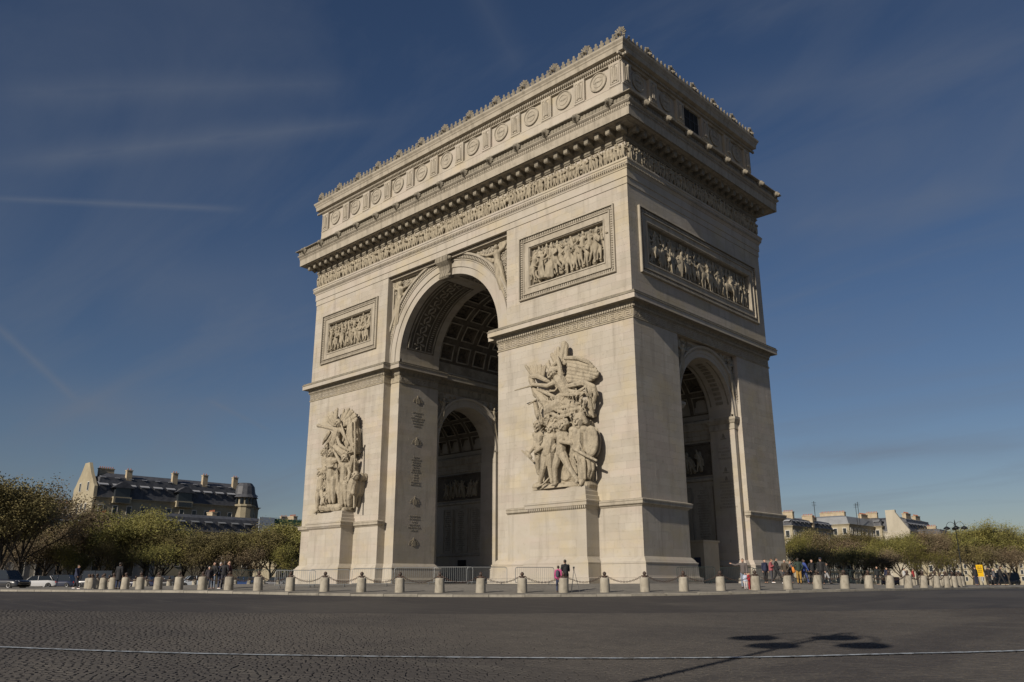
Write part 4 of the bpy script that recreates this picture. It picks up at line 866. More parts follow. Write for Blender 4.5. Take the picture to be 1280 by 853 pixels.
GROUP_B=[
('c',[(-36.74,-1.36,16.12),(-36.73,-1.36,15.96)],[0.4,0.38]),
('c',[(-37.5,-1.2240000000000002,15.52),(-36.32,-1.1560000000000001,15.37)],[0.34,0.34]),
('c',[(-36.95,-1.2240000000000002,15.36),(-37.23,-1.2240000000000002,14.68),(-37.82,-1.088,13.98)],[0.5,0.48,0.55]),
('c',[(-37.41,-1.292,15.57),(-38.66,-1.4960000000000002,15.87),(-40.18,-1.6320000000000001,16.21)],[0.24,0.18,0.12]),
('c',[(-39.6,-1.6320000000000001,16.08),(-40.33,-1.6320000000000001,16.28)],[0.12,0.22]),
('c',[(-35.99,-1.4960000000000002,15.92),(-35.07,-1.564,14.69),(-34.36,-1.4960000000000002,13.61)],[0.1,0.12,0.13]),
('c',[(-36.12,-1.292,15.33),(-35.25,-1.4280000000000002,14.58),(-35.27,-1.564,14.1)],[0.22,0.18,0.14]),
('b',[(-38.09,-0.8840000000000001,16.44),(-37.96,-0.8840000000000001,17.85)],[0.3,0.15]),
('b',[(-38.37,-0.8840000000000001,16.48),(-38.9,-0.8840000000000001,17.61)],[0.28,0.15]),
('b',[(-38.49,-0.8840000000000001,16.33),(-39.58,-0.8840000000000001,17.33)],[0.25,0.15]),
('b',[(-38.48,-0.8840000000000001,16.17),(-39.72,-0.8840000000000001,16.82)],[0.22,0.15]),
('b',[(-37.0,-0.8840000000000001,16.46),(-36.57,-0.8840000000000001,17.6)],[0.25,0.15]),
('b',[(-36.72,-0.8840000000000001,16.34),(-35.63,-0.8840000000000001,17.55)],[0.3,0.15]),
('b',[(-36.57,-0.8840000000000001,16.24),(-34.8,-0.8840000000000001,17.14)],[0.3,0.15]),
('b',[(-36.43,-0.8840000000000001,16.14),(-34.23,-0.8840000000000001,16.64)],[0.3,0.15]),
('b',[(-36.28,-0.8840000000000001,15.96),(-34.18,-0.8840000000000001,16.08)],[0.3,0.15]),
('f',[(-38.83,-1.1560000000000001,15.37),(-39.36,-1.2240000000000002,14.78),(-40.18,-1.02,14.33)],[0.25,0.25,0.1]),
('f',[(-37.91,-1.292,15.08),(-38.56,-1.36,14.35),(-39.51,-1.1560000000000001,14.0)],[0.2,0.22,0.1]),
('f',[(-36.81,-1.36,14.62),(-36.09,-1.4280000000000002,13.74),(-35.01,-1.2240000000000002,13.18)],[0.2,0.22,0.15]),
('c',[(-35.03,-0.952,16.34),(-34.67,-1.02,14.87),(-34.35,-0.952,13.13)],[0.35,0.5,0.45]),
('f',[(-35.01,-1.2240000000000002,15.98),(-34.93,-1.292,14.71),(-35.03,-1.2240000000000002,13.33)],[0.12,0.16,0.12]),
('f',[(-34.44,-1.1560000000000001,15.92),(-34.22,-1.2240000000000002,14.48),(-33.79,-1.1560000000000001,12.9)],[0.12,0.16,0.12]),
('f',[(-34.12,-1.02,16.05),(-33.92,-1.02,14.62),(-33.7,-0.952,13.06)],[0.1,0.12,0.1]),
('c',[(-37.34,-1.6320000000000001,13.07),(-37.32,-1.6320000000000001,12.88)],[0.36,0.34]),
('c',[(-38.14,-1.4960000000000002,12.31),(-36.64,-1.4960000000000002,12.16)],[0.34,0.34]),
('c',[(-37.44,-1.4960000000000002,12.16),(-37.33,-1.4960000000000002,11.06),(-37.35,-1.4280000000000002,10.3)],[0.55,0.48,0.5]),
('c',[(-37.62,-1.4280000000000002,10.32),(-37.44,-1.4960000000000002,9.07),(-37.38,-1.4280000000000002,8.01)],[0.4,0.27,0.2]),
('c',[(-36.94,-1.4280000000000002,10.26),(-36.92,-1.36,9.04),(-36.91,-1.292,7.99)],[0.4,0.3,0.2]),
('f',[(-38.75,-1.36,12.3),(-38.94,-1.292,10.6),(-38.8,-1.1560000000000001,8.74)],[0.16,0.2,0.14]),
('f',[(-37.81,-1.6320000000000001,11.09),(-38.05,-1.564,9.88),(-38.22,-1.36,8.68)],[0.1,0.14,0.1]),
('f',[(-36.58,-1.4280000000000002,11.93),(-36.24,-1.36,10.21),(-36.12,-1.2240000000000002,8.39)],[0.14,0.18,0.14]),
('f',[(-35.99,-1.2240000000000002,9.74),(-36.01,-1.2240000000000002,8.53),(-35.74,-1.088,7.77)],[0.2,0.2,0.15]),
('c',[(-37.92,-1.6320000000000001,12.12),(-37.45,-1.904,11.5),(-36.42,-1.972,11.55)],[0.2,0.16,0.13]),
('c',[(-34.86,-1.4960000000000002,12.29),(-34.85,-1.4960000000000002,12.13)],[0.34,0.32]),
('c',[(-35.59,-1.36,11.61),(-34.45,-1.292,11.5)],[0.3,0.3]),
('c',[(-35.0,-1.36,11.47),(-35.1,-1.36,10.64),(-35.08,-1.36,9.81)],[0.46,0.38,0.46]),
('c',[(-35.58,-1.4280000000000002,11.67),(-36.17,-1.564,12.41),(-36.95,-1.6320000000000001,13.27)],[0.22,0.17,0.12]),
('c',[(-34.45,-1.292,11.43),(-33.95,-1.36,10.62),(-34.25,-1.36,9.74)],[0.2,0.17,0.13]),
('c',[(-35.14,-1.36,9.66),(-35.17,-1.36,8.61),(-35.18,-1.292,7.72)],[0.4,0.28,0.2]),
('c',[(-34.62,-1.36,9.62),(-34.62,-1.292,8.58),(-34.63,-1.2240000000000002,7.69)],[0.4,0.28,0.2]),
('f',[(-35.37,-1.4960000000000002,9.97),(-34.22,-1.564,9.8),(-34.03,-1.292,9.13)],[0.12,0.14,0.1]),
('c',[(-39.48,-1.2240000000000002,13.35),(-39.41,-1.2240000000000002,13.18)],[0.35,0.33]),
('c',[(-39.08,-1.1560000000000001,12.6),(-38.95,-1.1560000000000001,11.4)],[0.45,0.5]),
('c',[(-39.55,-1.2240000000000002,12.72),(-39.41,-1.36,12.05),(-38.49,-1.4960000000000002,11.79)],[0.2,0.16,0.12]),
('c',[(-39.67,-1.36,11.13),(-39.65,-1.36,10.97)],[0.36,0.34]),
('c',[(-40.31,-1.292,11.64),(-39.33,-1.292,11.61)],[0.15,0.15]),
('c',[(-40.13,-1.292,11.34),(-39.35,-1.292,11.33)],[0.17,0.17]),
('c',[(-39.47,-1.292,10.41),(-39.5,-1.292,9.4)],[0.5,0.55]),
('c',[(-39.64,-1.292,9.41),(-39.57,-1.564,8.76),(-39.67,-1.4960000000000002,7.54)],[0.4,0.28,0.2]),
('c',[(-39.2,-1.292,9.22),(-38.49,-1.4960000000000002,8.08),(-39.08,-1.36,7.82)],[0.4,0.28,0.2]),
('c',[(-39.64,-1.4960000000000002,7.31),(-39.9,-1.6320000000000001,7.05)],[0.16,0.12]),
('f',[(-38.46,-1.4960000000000002,9.0),(-37.63,-1.564,8.47),(-38.27,-1.36,7.92)],[0.18,0.25,0.15]),
('f',[(-40.03,-1.4280000000000002,9.74),(-40.18,-1.4280000000000002,8.66),(-40.14,-1.292,7.73)],[0.12,0.14,0.1]),
('c',[(-32.93,-1.292,10.38),(-32.92,-1.292,10.2)],[0.38,0.36]),
('c',[(-33.43,-1.2240000000000002,9.76),(-33.63,-1.292,8.8)],[0.5,0.5]),
('c',[(-33.75,-1.292,8.81),(-33.76,-1.4280000000000002,8.21),(-33.98,-1.2240000000000002,7.5)],[0.4,0.28,0.22]),
('c',[(-33.19,-1.292,9.51),(-33.04,-1.4280000000000002,8.6),(-33.51,-1.564,8.92)],[0.2,0.17,0.12]),
('c',[(-33.41,-1.292,14.22),(-33.24,-1.292,10.71),(-33.08,-1.2240000000000002,7.22)],[0.1,0.11,0.1]),
('f',[(-33.35,-1.088,14.08),(-34.23,-1.2240000000000002,13.09),(-35.01,-1.2240000000000002,13.18)],[0.14,0.16,0.1]),
('f',[(-33.96,-1.088,12.31),(-34.29,-1.1560000000000001,11.27),(-34.16,-1.088,10.21)],[0.25,0.25,0.2]),
('f',[(-38.93,-1.088,14.1),(-39.2,-1.1560000000000001,13.64),(-39.85,-1.088,13.56)],[0.25,0.25,0.2]),
('c',[(-38.17,-0.952,14.19),(-36.45,-0.952,13.21),(-35.18,-0.8840000000000001,12.61)],[0.5,0.55,0.5]),
('c',[(-36.73,-0.8840000000000001,12.31),(-36.84,-0.8840000000000001,10.77),(-36.83,-0.8840000000000001,9.23)],[0.5,0.6,0.6]),
('c',[(-34.68,-0.8160000000000001,11.8),(-34.54,-0.8160000000000001,10.26)],[0.4,0.4]),
('c',[(-39.83,-1.02,7.55),(-38.74,-1.02,7.57)],[0.45,0.45]),
('c',[(-38.45,-1.02,7.46),(-37.38,-1.02,7.49)],[0.45,0.45]),
('c',[(-37.11,-1.02,7.38),(-36.06,-1.02,7.41)],[0.45,0.45]),
]

V3 = Vector
def group_mesh(items, voxel, name):
    m = MB(); xl = min(p[0] for _, P_, _r in items for p in P_)
    items = [(kd, [(xl + 1.2 + (x - xl - 1.2) * (.91 if x > xl + 1.2 else 1), y, z) for x, y, z in P_], _r) for kd, P_, _r in items]
    it2 = []
    for i, it in enumerate(items):
        it2.append(it)
        if it[0] == 'b' and i + 1 < len(items) and items[i + 1][0] == 'b' and (V3(it[1][0]) - V3(items[i + 1][1][0])).length < .9 and (V3(it[1][1]) - V3(items[i + 1][1][1])).length < 2:
            it2.append(('b', [tuple((V3(it[1][j]) + V3(items[i + 1][1][j])) / 2 + V3((0, .10, 0))) for j in (0, 1)], it[2]))
    items = it2
    for kd, pts, rad in items:
        if kd == 'c':
            m.chain(pts, rad)
            if len(pts) > 1 and max(rad) > .3: m.chain([(x, y * .5, z) for x, y, z in pts], [q * .92 for q in rad]); m.chain([(x, y * .12, z) for x, y, z in pts], [q * .85 for q in rad])
        elif kd == 'b': m.capsule(pts[0], pts[1], rad[0] * .8, rad[0] * .62, n=8, flat=((0.25, 1, 0), .8))
        elif kd == 'f': m.chain(pts, rad, n=6)
        elif kd == 's':                                  # round shield
            c, t, r_ = [Vector(p) for p in pts]; a = (t - c); b = (r_ - c); nn = a.cross(b).normalized() * rad[0]
            rows = [[c + nn * k + (a * cos(2 * pi * i / 14) + b * sin(2 * pi * i / 14)) * s_ for i in range(14)] for k, s_ in ((-1, .05), (-1, .85), (-.3, 1), (.3, 1), (1, .85), (1.5, .05))]
            m.grid(rows, close_u=True); m.grid([[V3((q.x - .1 * abs(c.y), q.y * .5, q.z)) for q in R_] for R_ in rows], close_u=True)
    # faces: brow, nose and chin on each head (heads are the short fat links)
    for kd, pts, rad in items:
        if kd == 'c' and len(pts) == 2 and .3 <= rad[0] <= .43 and (Vector(pts[0]) - Vector(pts[1])).length < .3:
            h = Vector(pts[0]); r = rad[0]
            m.capsule(h + Vector((0, -r * .98, .04)), h + Vector((0, -r * 1.22, -.12)), .06, .085, n=6)
            m.capsule(h + Vector((-.17, -r * .92, .13)), h + Vector((.17, -r * .92, .13)), .075, .075, n=6); m.capsule(h + Vector((-.2, -r * .75, -.1)), h + Vector((-.16, -r * .85, -.16)), .09, .08, n=6); m.capsule(h + Vector((.2, -r * .75, -.1)), h + Vector((.16, -r * .85, -.16)), .09, .08, n=6)
            m.capsule(h + Vector((-.06, -r * .92, -.30)), h + Vector((.06, -r * .92, -.30)), .10, .10, n=6)
            for k in range(7):
                t = pi * k / 6; m.capsule(h + Vector((r * .8 * cos(t), -r * .35, r * .8 * sin(t) + .05)), h + Vector((r * .95 * cos(t), 0, r * .95 * sin(t) + .02)), .11, .10, n=6)
    return m
random.seed(11)
def extra_folds(m, region, n, y0, ln):
    for _ in range(n):
        x = random.uniform(region[0], region[1] - .35); z = random.uniform(region[2], region[3]); a = random.uniform(-.5, .5); l = random.uniform(.5, 1) * ln
        p = [(x, y0 + random.uniform(-.2, .2), z), (x + a * l * .5 + random.uniform(-.1, .1), y0 - .15, z - l * .5), (x + a * l, y0 + .1, z - l)]
        m.chain(p, [.04, .065, .035], n=6)
ga = group_mesh(GROUP_A, .05, 'a')
extra_folds(ga, (-8.9, -3.4, 12.6, 14.6), 70, -1.35, 1.0); extra_folds(ga, (-5.0, -4.0, 9.6, 11.2), 12, -1.55, 1.5); extra_folds(ga, (-9, -5.9, 10.0, 12.2), 26, -1.45, .7)
ga.capsule((-7.2, -.2, 15.2), (-6.8, -.2, 9.2), 1.5, 2.3, flat=((0, 1, 0), .25)); ga.capsule((-6.8, -.3, 12.6), (-6.8, -.3, 8.6), 1.7, 2.0, flat=((0, 1, 0), .4))
gb = group_mesh(GROUP_B, .05, 'b')
extra_folds(gb, (-39.4, -34.6, 10.5, 14.5), 60, -1.3, .9); extra_folds(gb, (-38.8, -37.2, 8.6, 11.5), 22, -1.6, 1.3); extra_folds(gb, (-35.6, -34.1, 8.4, 11), 10, -1.3, 1.1)
gb.capsule((-36.9, -.2, 15.4), (-36.8, -.2, 9.0), 1.6, 2.1, flat=((0, 1, 0), .25)); gb.capsule((-36.8, -.3, 13), (-36.8, -.3, 8.6), 1.6, 1.8, flat=((0, 1, 0), .4))
M_STAT = nmat('statue_limestone', [((0.30, 0.255, 0.185), (1.0, 1.0, 1.0), 0.40, 0.66, 0.7), ((0.15, 0.13, 0.10), (3.4, 3.4, 1.6), 0.48, 0.70, 0.65)], (0.385, 0.335, 0.25), 0.88, (6.5, 0.9, 0.11))
for mb_, x0_, x1_ in ((ga, -9.4, -4.3), (gb, -40.6, -35.6)):
    for k in range(9): mb_.capsule((lerp(x0_, x1_, k / 8), -.95 + .2 * (k % 2), 7.12), (lerp(x0_, x1_, k / 8), -.1, 7.15), .34, .34)
for mb_, nm, lb in ((ga, 'sculpture_group', 'high relief of a winged striding figure above a crowd of warriors'), (gb, 'sculpture_group', 'high relief of a trumpeting winged figure above a robed man being crowned')):
    part(nm, remeshed(mb_, .033, M_STAT, nm, smooth_it=1, ratio=.6), label=lb)
# pedestals that carry the groups
def pedestal(x0, x1):
    m = MB(); R_ = [(x1, 0), (x1, .2), (x0, .2), (x0, 0)]
    y = -1.5
    P_ = [(x1, .3), (x0, .3), (x0, y), (x1, y)]
    sweep(m, P_, [(.58, -.55), (.58, .32), (.42, .36), (.38, 1.30), (.40, 1.42), (.22, 1.60), (.03, 1.80), (0, 1.86), (0, 5.30), (.06, 5.36), (.10, 5.50), (.26, 5.58), (.28, 5.80), (.34, 5.86), (.34, 5.95), (.15, 6.02), (.12, 6.30), (.02, 6.36), (.0, 6.66), (-.06, 6.72), (-.08, 6.98), (-.2, 7.05), (-2, 7.06)])
    a = x0 - .1
    while a < x1 + .1: m.box(a, a + .1, 5.40, 5.56, 1.55, 1.72, FF); a += .2
    return m
part('pedestal', pedestal(-9.69, -4.0), M_STONE); part('pedestal', pedestal(-40.95, -35.25), M_STONE)
facing = MB(); ashlar(FF.shift(1.505), -9.68, -4.01, 1.95, 5.3, .56, 1.4, 2.0); ashlar(Fr((-3.995, 0, 0), (0, 1, 0), (1, 0, 0)), -1.49, -.02, 1.95, 5.3, .56, 1.2, 1.5); ashlar(FF.shift(1.505), -40.94, -35.26, 1.95, 5.3, .56, 1.4, 2.0); ashlar(Fr((-35.245, 0, 0), (0, 1, 0), (1, 0, 0)), -1.49, -.02, 1.95, 5.3, .56, 1.2, 1.5)
part('pedestal_stones', facing, M_STONE, kind='stuff')
# ---- relief figures: a handful of poses, each fused into one carved surface
def figure(seed, robe=False, horse=False):
    r = random.Random(seed); m = MB(); u = r.uniform
    lean = u(-.12, .12); hx = lean
    step = u(.04, .16); D = -.16
    hip = Vector((0, D, .52)); ch = Vector((lean * .6, D, .76)); hd = Vector((lean + u(-.03, .03), D - .02, .92))
    m.capsule(hd, hd + Vector((0, 0, .02)), .062, .06); m.capsule(hd + Vector((0, -.055, 0)), hd + Vector((0, -.06, -.02)), .018, .018, n=5)
    if r.random() < .5: m.capsule(hd + Vector((0, 0, .05)), hd + Vector((-.02, 0, .11)), .055, .03)
    m.capsule(hd, ch, .04, .06); m.capsule(ch + Vector((-.07, 0, .02)), ch + Vector((.07, 0, .02)), .06, .06)
    m.capsule(ch, hip, .105, .095)
    f1 = Vector((-step, D, .02)); f2 = Vector((step * .8, D + .02, .02)); k1 = (hip + f1) / 2 + Vector((u(-.03, .06), -.04, 0)); k2 = (hip + f2) / 2 + Vector((u(-.03, .06), -.02, 0))
    m.chain([hip + Vector((-.04, 0, 0)), k1, f1], [.078, .05, .032]); m.chain([hip + Vector((.04, 0, 0)), k2, f2], [.078, .05, .032])
    for f in (f1, f2): m.capsule(f, f + Vector((-.03, -.06, 0)), .03, .025, n=6)
    for sx in (-1, 1):
        sh = ch + Vector((sx * .11, 0, .03)); el = sh + Vector((sx * u(0, .12), u(-.1, 0), u(-.18, .08))); ha = el + Vector((u(-.14, .16), u(-.08, .02), u(-.12, .16)))
        m.chain([sh, el, ha], [.043, .034, .026], n=6)
    if robe:
        for k in range(7):
            x = -.12 + .04 * k; m.chain([(x * .5 + lean * .5, D - .06, .66), (x * .9, D - .09, .4), (x * 1.3, D - .05, .06)], [.035, .045, .04], n=6)
        m.capsule((0, D, .5), (0, D, .12), .10, .13)
    elif r.random() < .7:
        for k in range(4): m.chain([(.1 - .02 * k, D + .03, .8), (.14 + .02 * k, D + .05, .5), (.12 + .03 * k, D + .04, .25)], [.03, .04, .03], n=6)
        m.capsule((0, D, .56), (0, D, .42), .10, .115)
    if r.random() < .35: m.capsule((.2, D + .04, .15), (.22 + u(-.1, .1), D, 1.08), .014, .012, n=5)
    if r.random() < .3:
        m.capsule((-.17, D - .06, .6), (-.17, D - .02, .6), .12, .13, flat=((0, 1, 0), .3))
    m.capsule((0, -.03, .08), (0, -.03, .85), .12, .11, flat=((0, 1, 0), .5))
    return m
FIGS = [remeshed(figure(100 + i, robe=(i % 3 == 0)), .017, M_CARVE, 'relief_figure', ratio=.5, smooth_it=1) for i in range(10)]
FIGN = [f for i, f in enumerate(FIGS) if i % 3]
m = MB(); D = -.2
m.capsule((-.35, D, .62), (.3, D, .64), .19, .18); m.capsule((-.3, D, .68), (-.62, D - .02, .98), .15, .09); m.capsule((-.6, D - .02, 1.0), (-.82, D - .04, .86), .085, .055)
for x, k in ((-.38, -.12), (-.28, .06), (.28, .1), (.38, -.04)): m.chain([(x, D, .55), (x + k, D - .03, .3), (x + k * .3, D, .03)], [.09, .05, .035])
m.chain([(.42, D, .7), (.56, D, .55), (.58, D, .3)], [.06, .06, .03]); m.capsule((0, D, .75), (-.02, D, 1.12), .12, .11); m.capsule((-.02, D, 1.27), (-.02, D, 1.3), .075, .07); m.chain([(-.02, D, 1.1), (-.25, D - .05, 1.0), (-.4, D, 1.05)], [.05, .04, .03]); m.chain([(0, D - .12, .75), (-.12, D - .2, .5), (-.1, D - .2, .3)], [.08, .05, .04])
for k in range(5): m.capsule((-.38 - k * .05, D + .02, .85 + k * .05), (-.3 - k * .05, D + .02, .95 + k * .06), .05, .04, n=5)
HORSE = remeshed(m, .028, M_CARVE, 'relief_horseman', ratio=.5)
random.seed(5)
# frieze procession
n = 122
for i in range(n):
    x = -AW + .1 + (AW - .1) * (i + .5) / n
    s = 1.53 * random.uniform(.95, 1.03)
    if i % 24 == 13: link('relief_horseman', HORSE, ARCH, loc=(x, .06, 33.47), scale=(1.25, 1.0, 1.25)); continue
    link('relief_figure', random.choice(FIGN), ARCH, loc=(x, .05, 33.47), rot=(0, 0, random.uniform(-.25, .25)), scale=(s * random.choice((-1, 1)) * 1.05, s * 1.05, s))
n = 58
for i in range(n):
    y = .2 + (AD - .3) * (i + .5) / n; s = 1.53 * random.uniform(.95, 1.03)
    link('relief_figure', random.choice(FIGN), ARCH, loc=(-.05, y, 33.47), rot=(0, 0, pi / 2 + random.uniform(-.25, .25)), scale=(s * random.choice((-1, 1)) * 1.05, s * 1.05, s))
def relief(fr, a0, a1, b0, b1, nf, hf, horses=0, rows=2, depth=1.0):
    rz = fr.rotz(); W_ = a1 - a0
    for r in range(rows):
        for i in range(nf):
            a = a0 + W_ * (i + .5 + (r % 2) * .4) / (nf + .4) + random.uniform(-.1, .1)
            hmax = b1 - b0; s = hf * random.uniform(.74, .98) * (1 if r == 0 else .9)
            b = b0 if r == 0 else b1 - s * 1.04 + random.uniform(-.2, 0)
            if horses and r == 0 and i % (nf // horses) == 1:
                link('relief_horseman', HORSE, ARCH, loc=fr(a, b0, -.02), rot=(0, 0, rz), scale=(hmax * .62 * random.choice((-1, 1)), hmax * .62 * depth, hmax * .62)); continue
            lean = random.uniform(-.42, .42) if r == 0 else random.uniform(-.15, .15)
            o = link('relief_figure', random.choice(FIGN if random.random() < .8 else FIGS), ARCH, loc=fr(a, max(b, b0) + (random.uniform(0, .35) if r == 0 else 0), -.02 if r == 0 else -.12), rot=(0, lean, rz + random.uniform(-.3, .3)), scale=(s * random.choice((-1, 1)), s * depth, s))
random.seed(21)
relief(FF.shift(-.3), -10.6, -2.6, 25.12, 28.6, 13, 2.9); relief(FF.shift(-.3), -41.8, -34.1, 25.03, 28.35, 12, 2.4)
relief(FS.shift(-.33), 2.7, 19.6, 25.13, 28.5, 24, 2.6, horses=4, depth=.5)
relief(FW, -39.3, -33.3, 9.4, 12.0, 9, 2.1, rows=1, depth=.8); relief(FW, -12.2, -3.6, 9.4, 12.0, 12, 2.1, rows=1, depth=.8)
# ---- winged figures in the spandrels
def fame(flip, name='spandrel_figure'):
    m = MB(); f = -1 if flip else 1                    # local: x along the wall, z up, y depth; body runs down the outer edge
    P3 = lambda x, z, y=-.25: (x * f, y, z)
    m.capsule(P3(0, .02, -.38), P3(0, .06, -.38), .25, .24); m.capsule(P3(0, -.1), P3(-.02, -.5), .15, .2)
    m.capsule(P3(-.3, -.55), P3(.3, -.5), .22, .22); m.chain([P3(0, -.6), P3(.1, -1.3), P3(.15, -1.7)], [.4, .30, .36])
    m.chain([P3(-.3, -.5), P3(-1.3, -.45, -.3), P3(-2.3, -.05, -.3)], [.17, .13, .1]); m.capsule(P3(-2.3, -.05), P3(-3.1, .12, -.3), .07, .14)
    m.chain([P3(.3, -.5), P3(.9, -.3, -.3), P3(1.2, .1, -.3)], [.17, .13, .1])
    m.chain([P3(.05, -1.7), P3(.25, -3.0, -.35), P3(.7, -4.3, -.25), P3(1.1, -5.2, -.2)], [.34, .24, .17, .11]); m.chain([P3(.3, -1.7), P3(.7, -2.8), P3(1.1, -4.0), P3(1.35, -4.8)], [.34, .24, .16, .1])
    for k in range(7): m.chain([P3(-.2 + k * .1, -1.4, -.4), P3(.0 + k * .14, -2.8, -.42), P3(.35 + k * .16, -4.3, -.25)], [.06, .09, .05], n=6)
    for k in range(7):
        t = .15 + k * .23; m.capsule(P3(.25, -.4, -.12), P3(.25 + 1.55 * cos(t), -.4 + 1.5 * sin(t) - .05 * k, -.1), .14, .15, flat=((0, 1, 0), .6))
    for k in range(6): m.chain([P3(-.1, -1.2, -.12), P3(-.7 - k * .12, -1.2 + k * .1, -.12), P3(-1.3 - k * .15, -.9 + k * .1, -.1)], [.1, .12, .06], n=6)
    return remeshed(m, .05, M_CARVE, name, smooth_it=1, ratio=.5)
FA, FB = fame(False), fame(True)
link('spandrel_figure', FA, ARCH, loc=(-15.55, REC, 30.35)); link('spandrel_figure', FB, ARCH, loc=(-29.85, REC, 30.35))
m = MB(); random.seed(9)
def leafage(fr, cx, zc, rout, a0, a1, b1, nn, sz, lim=None):
    for _ in range(nn):
        a, b = random.uniform(a0, a1), random.uniform(zc - .0, b1)
        if (a - cx) ** 2 + (b - zc) ** 2 < (rout + .15) ** 2: continue
        t = random.uniform(0, 2 * pi); q = sz * random.uniform(.6, 1.3)
        m.capsule(fr(a, b, .02), fr(a + q * cos(t), b + q * sin(t), .06), sz * .25, sz * .32, n=6)
leafage(FREC, CX, ZB, 9.32, UL + .3, UR - .3, 30.8, 2600, .24)
part('spandrel_carving', m, M_TRIM, kind='stuff')
m = MB()
leafage(FSR, CY, ZS, 5.3, 6.25, 15.95, 19.6, 900, .22)
for fr in (FIL, FIR): leafage(fr, CY, ZS, 5.3, 6.3, 15.9, 19.6, 700, .24)
part('small_spandrel_carving', m, M_CARVE, kind='stuff')
for fr, yy in ((FSR, 0), (FIL, 0)):
    for a, fl, me in ((14.9, False, FB), (7.3, True, FA)):
        s = .62; link('spandrel_figure', me, ARCH, loc=fr(a, 19.0, 0), rot=(0, 0, fr.rotz()), scale=(-s, s, s))
# ================================================================== ground
def su(x, y):
    d = Vector((x, y, 0)) - CAMP; return d.dot(FH), d.dot(ri)
def zroad(x, y):
    s, u = su(x, y)
    b = interp(s, [(-60, -1.85), (0, -1.75), (14, -1.5), (30, -1.08), (45.3, -.71), (60, -.52), (80, -.45), (200, -.7), (600, -2), (4000, -14)])
    k = min(1, max(0, (62 - s) / 15)) if s > 0 else 1
    return b + min(.17, 5e-4 * u * u) * k
def smooth(t): t = min(1, max(0, t)); return t * t * (3 - 2 * t)
def zisl(x, y):
    r = sqrt((x + 22.4) ** 2 + (y - 11.1) ** 2)
    return lerp(zroad(x, y) + .12, -.07, smooth((37 - r) / 9))
# kerb outline as (photo column, distance ahead) on the near side, closed round the back
KERB = [at(px, s) for px, s in ((-420, 84), (-200, 70), (0, 60), (60, 57.5), (120, 54.6), (200, 51.4), (300, 48.6), (400, 46.8), (500, 45.7), (600, 45.2), (700, 45.2), (800, 45.6), (900, 46.5), (1000, 48.3), (1060, 50), (1120, 53), (1170, 57), (1220, 62), (1280, 69), (1400, 84), (1560, 110))]
def catmull(P, per=6):
    out = []
    for i in range(len(P) - 1):
        p0, p1, p2, p3 = P[max(i - 1, 0)], P[i], P[i + 1], P[min(i + 2, len(P) - 1)]
        for k in range(per):
            t = k / per; out.append(.5 * ((2 * p1) + (p2 - p0) * t + (2 * p0 - 5 * p1 + 4 * p2 - p3) * t * t + (3 * p1 - p0 - 3 * p2 + p3) * t ** 3))
    out.append(P[-1]); return out
KC = catmull(KERB)
acc = [0]
for a, b in zip(KC, KC[1:]): acc.append(acc[-1] + (b - a).length)
def kerb_at(t):
    for i in range(len(acc) - 1):
        if acc[i + 1] >= t: return KC[i].lerp(KC[i + 1], (t - acc[i]) / (acc[i + 1] - acc[i]))
    return KC[-1].copy()
NK = int(acc[-1] / 1.9); KP_ = [kerb_at(acc[-1] * i / NK) for i in range(NK + 1)]
M_ROAD = nmat('worn_cobble_road', [((0.080, 0.072, 0.064), (0.07, 0.07, 0.10), 0.46, 0.56, 0.8), ((0.036, 0.033, 0.034), (0.16, 0.05, 0.10), 0.54, 0.60, 0.6), ((0.115, 0.105, 0.09), (0.35, 1.6, 0.5), 0.52, 0.72, 0.5), ((0.04, 0.038, 0.037), (1.4, 1.4, 1.4), 0.50, 0.75, 0.6)], (0.052, 0.047, 0.045), 0.8, (9, 0.6, 0.03), spec=.25)
M_COB = nmat('cobble_stone', [((0.080, 0.072, 0.064), (0.07, 0.07, 0.10), 0.46, 0.56, 0.8), ((0.036, 0.033, 0.034), (0.16, 0.05, 0.10), 0.54, 0.60, 0.6), ((0.10, 0.092, 0.08), (0.35, 1.6, 0.5), 0.52, 0.72, 0.5), ((0.04, 0.038, 0.037), (2.4, 2.4, 1.4), 0.50, 0.75, 0.6)], (0.056, 0.051, 0.048), 0.78, (30, 0.5, 0.01), rand=.08, spec=.25)
M_PAVE = nmat('pavement', [((0.15, 0.14, 0.12), (0.3, 0.3, 0.3), 0.42, 0.66, 0.7), ((0.09, 0.085, 0.075), (1.8, 1.8, 1.8), 0.5, 0.75, 0.6)], (0.20, 0.185, 0.16), 0.88, (18, 0.3, 0.02))
M_KERB = nmat('kerb_granite', [((0.19, 0.175, 0.145), (0.8, 0.8, 0.8), 0.42, 0.66, 0.7), ((0.11, 0.10, 0.085), (4, 4, 4), 0.5, 0.75, 0.6)], (0.27, 0.25, 0.21), 0.85, (18, 0.3, 0.02), rand=.14)
m = MB()
ss = [-400, -150, -60, -30, -15, -5, 0, 5, 8, 11, 14, 17, 20, 24, 28, 32, 36, 40, 43, 45.3, 48, 52, 56, 60, 66, 73, 80, 100, 140, 200, 300, 600, 1500, 4000]
us = [-4000, -1500, -600, -300, -200, -130, -90, -60, -45, -35] + list(range(-28, 29, 4)) + [35, 45, 60, 90, 130, 200, 300, 600, 1500, 4000]
rows = []
for s in ss:
    rows.append([])
    for u in us:
        p = CAMP + FH * s + ri * u; rows[-1].append((p.x, p.y, zroad(p.x, p.y) - .012))
m.grid(rows); m.build('road', M_ROAD, kind='structure', smooth=True)
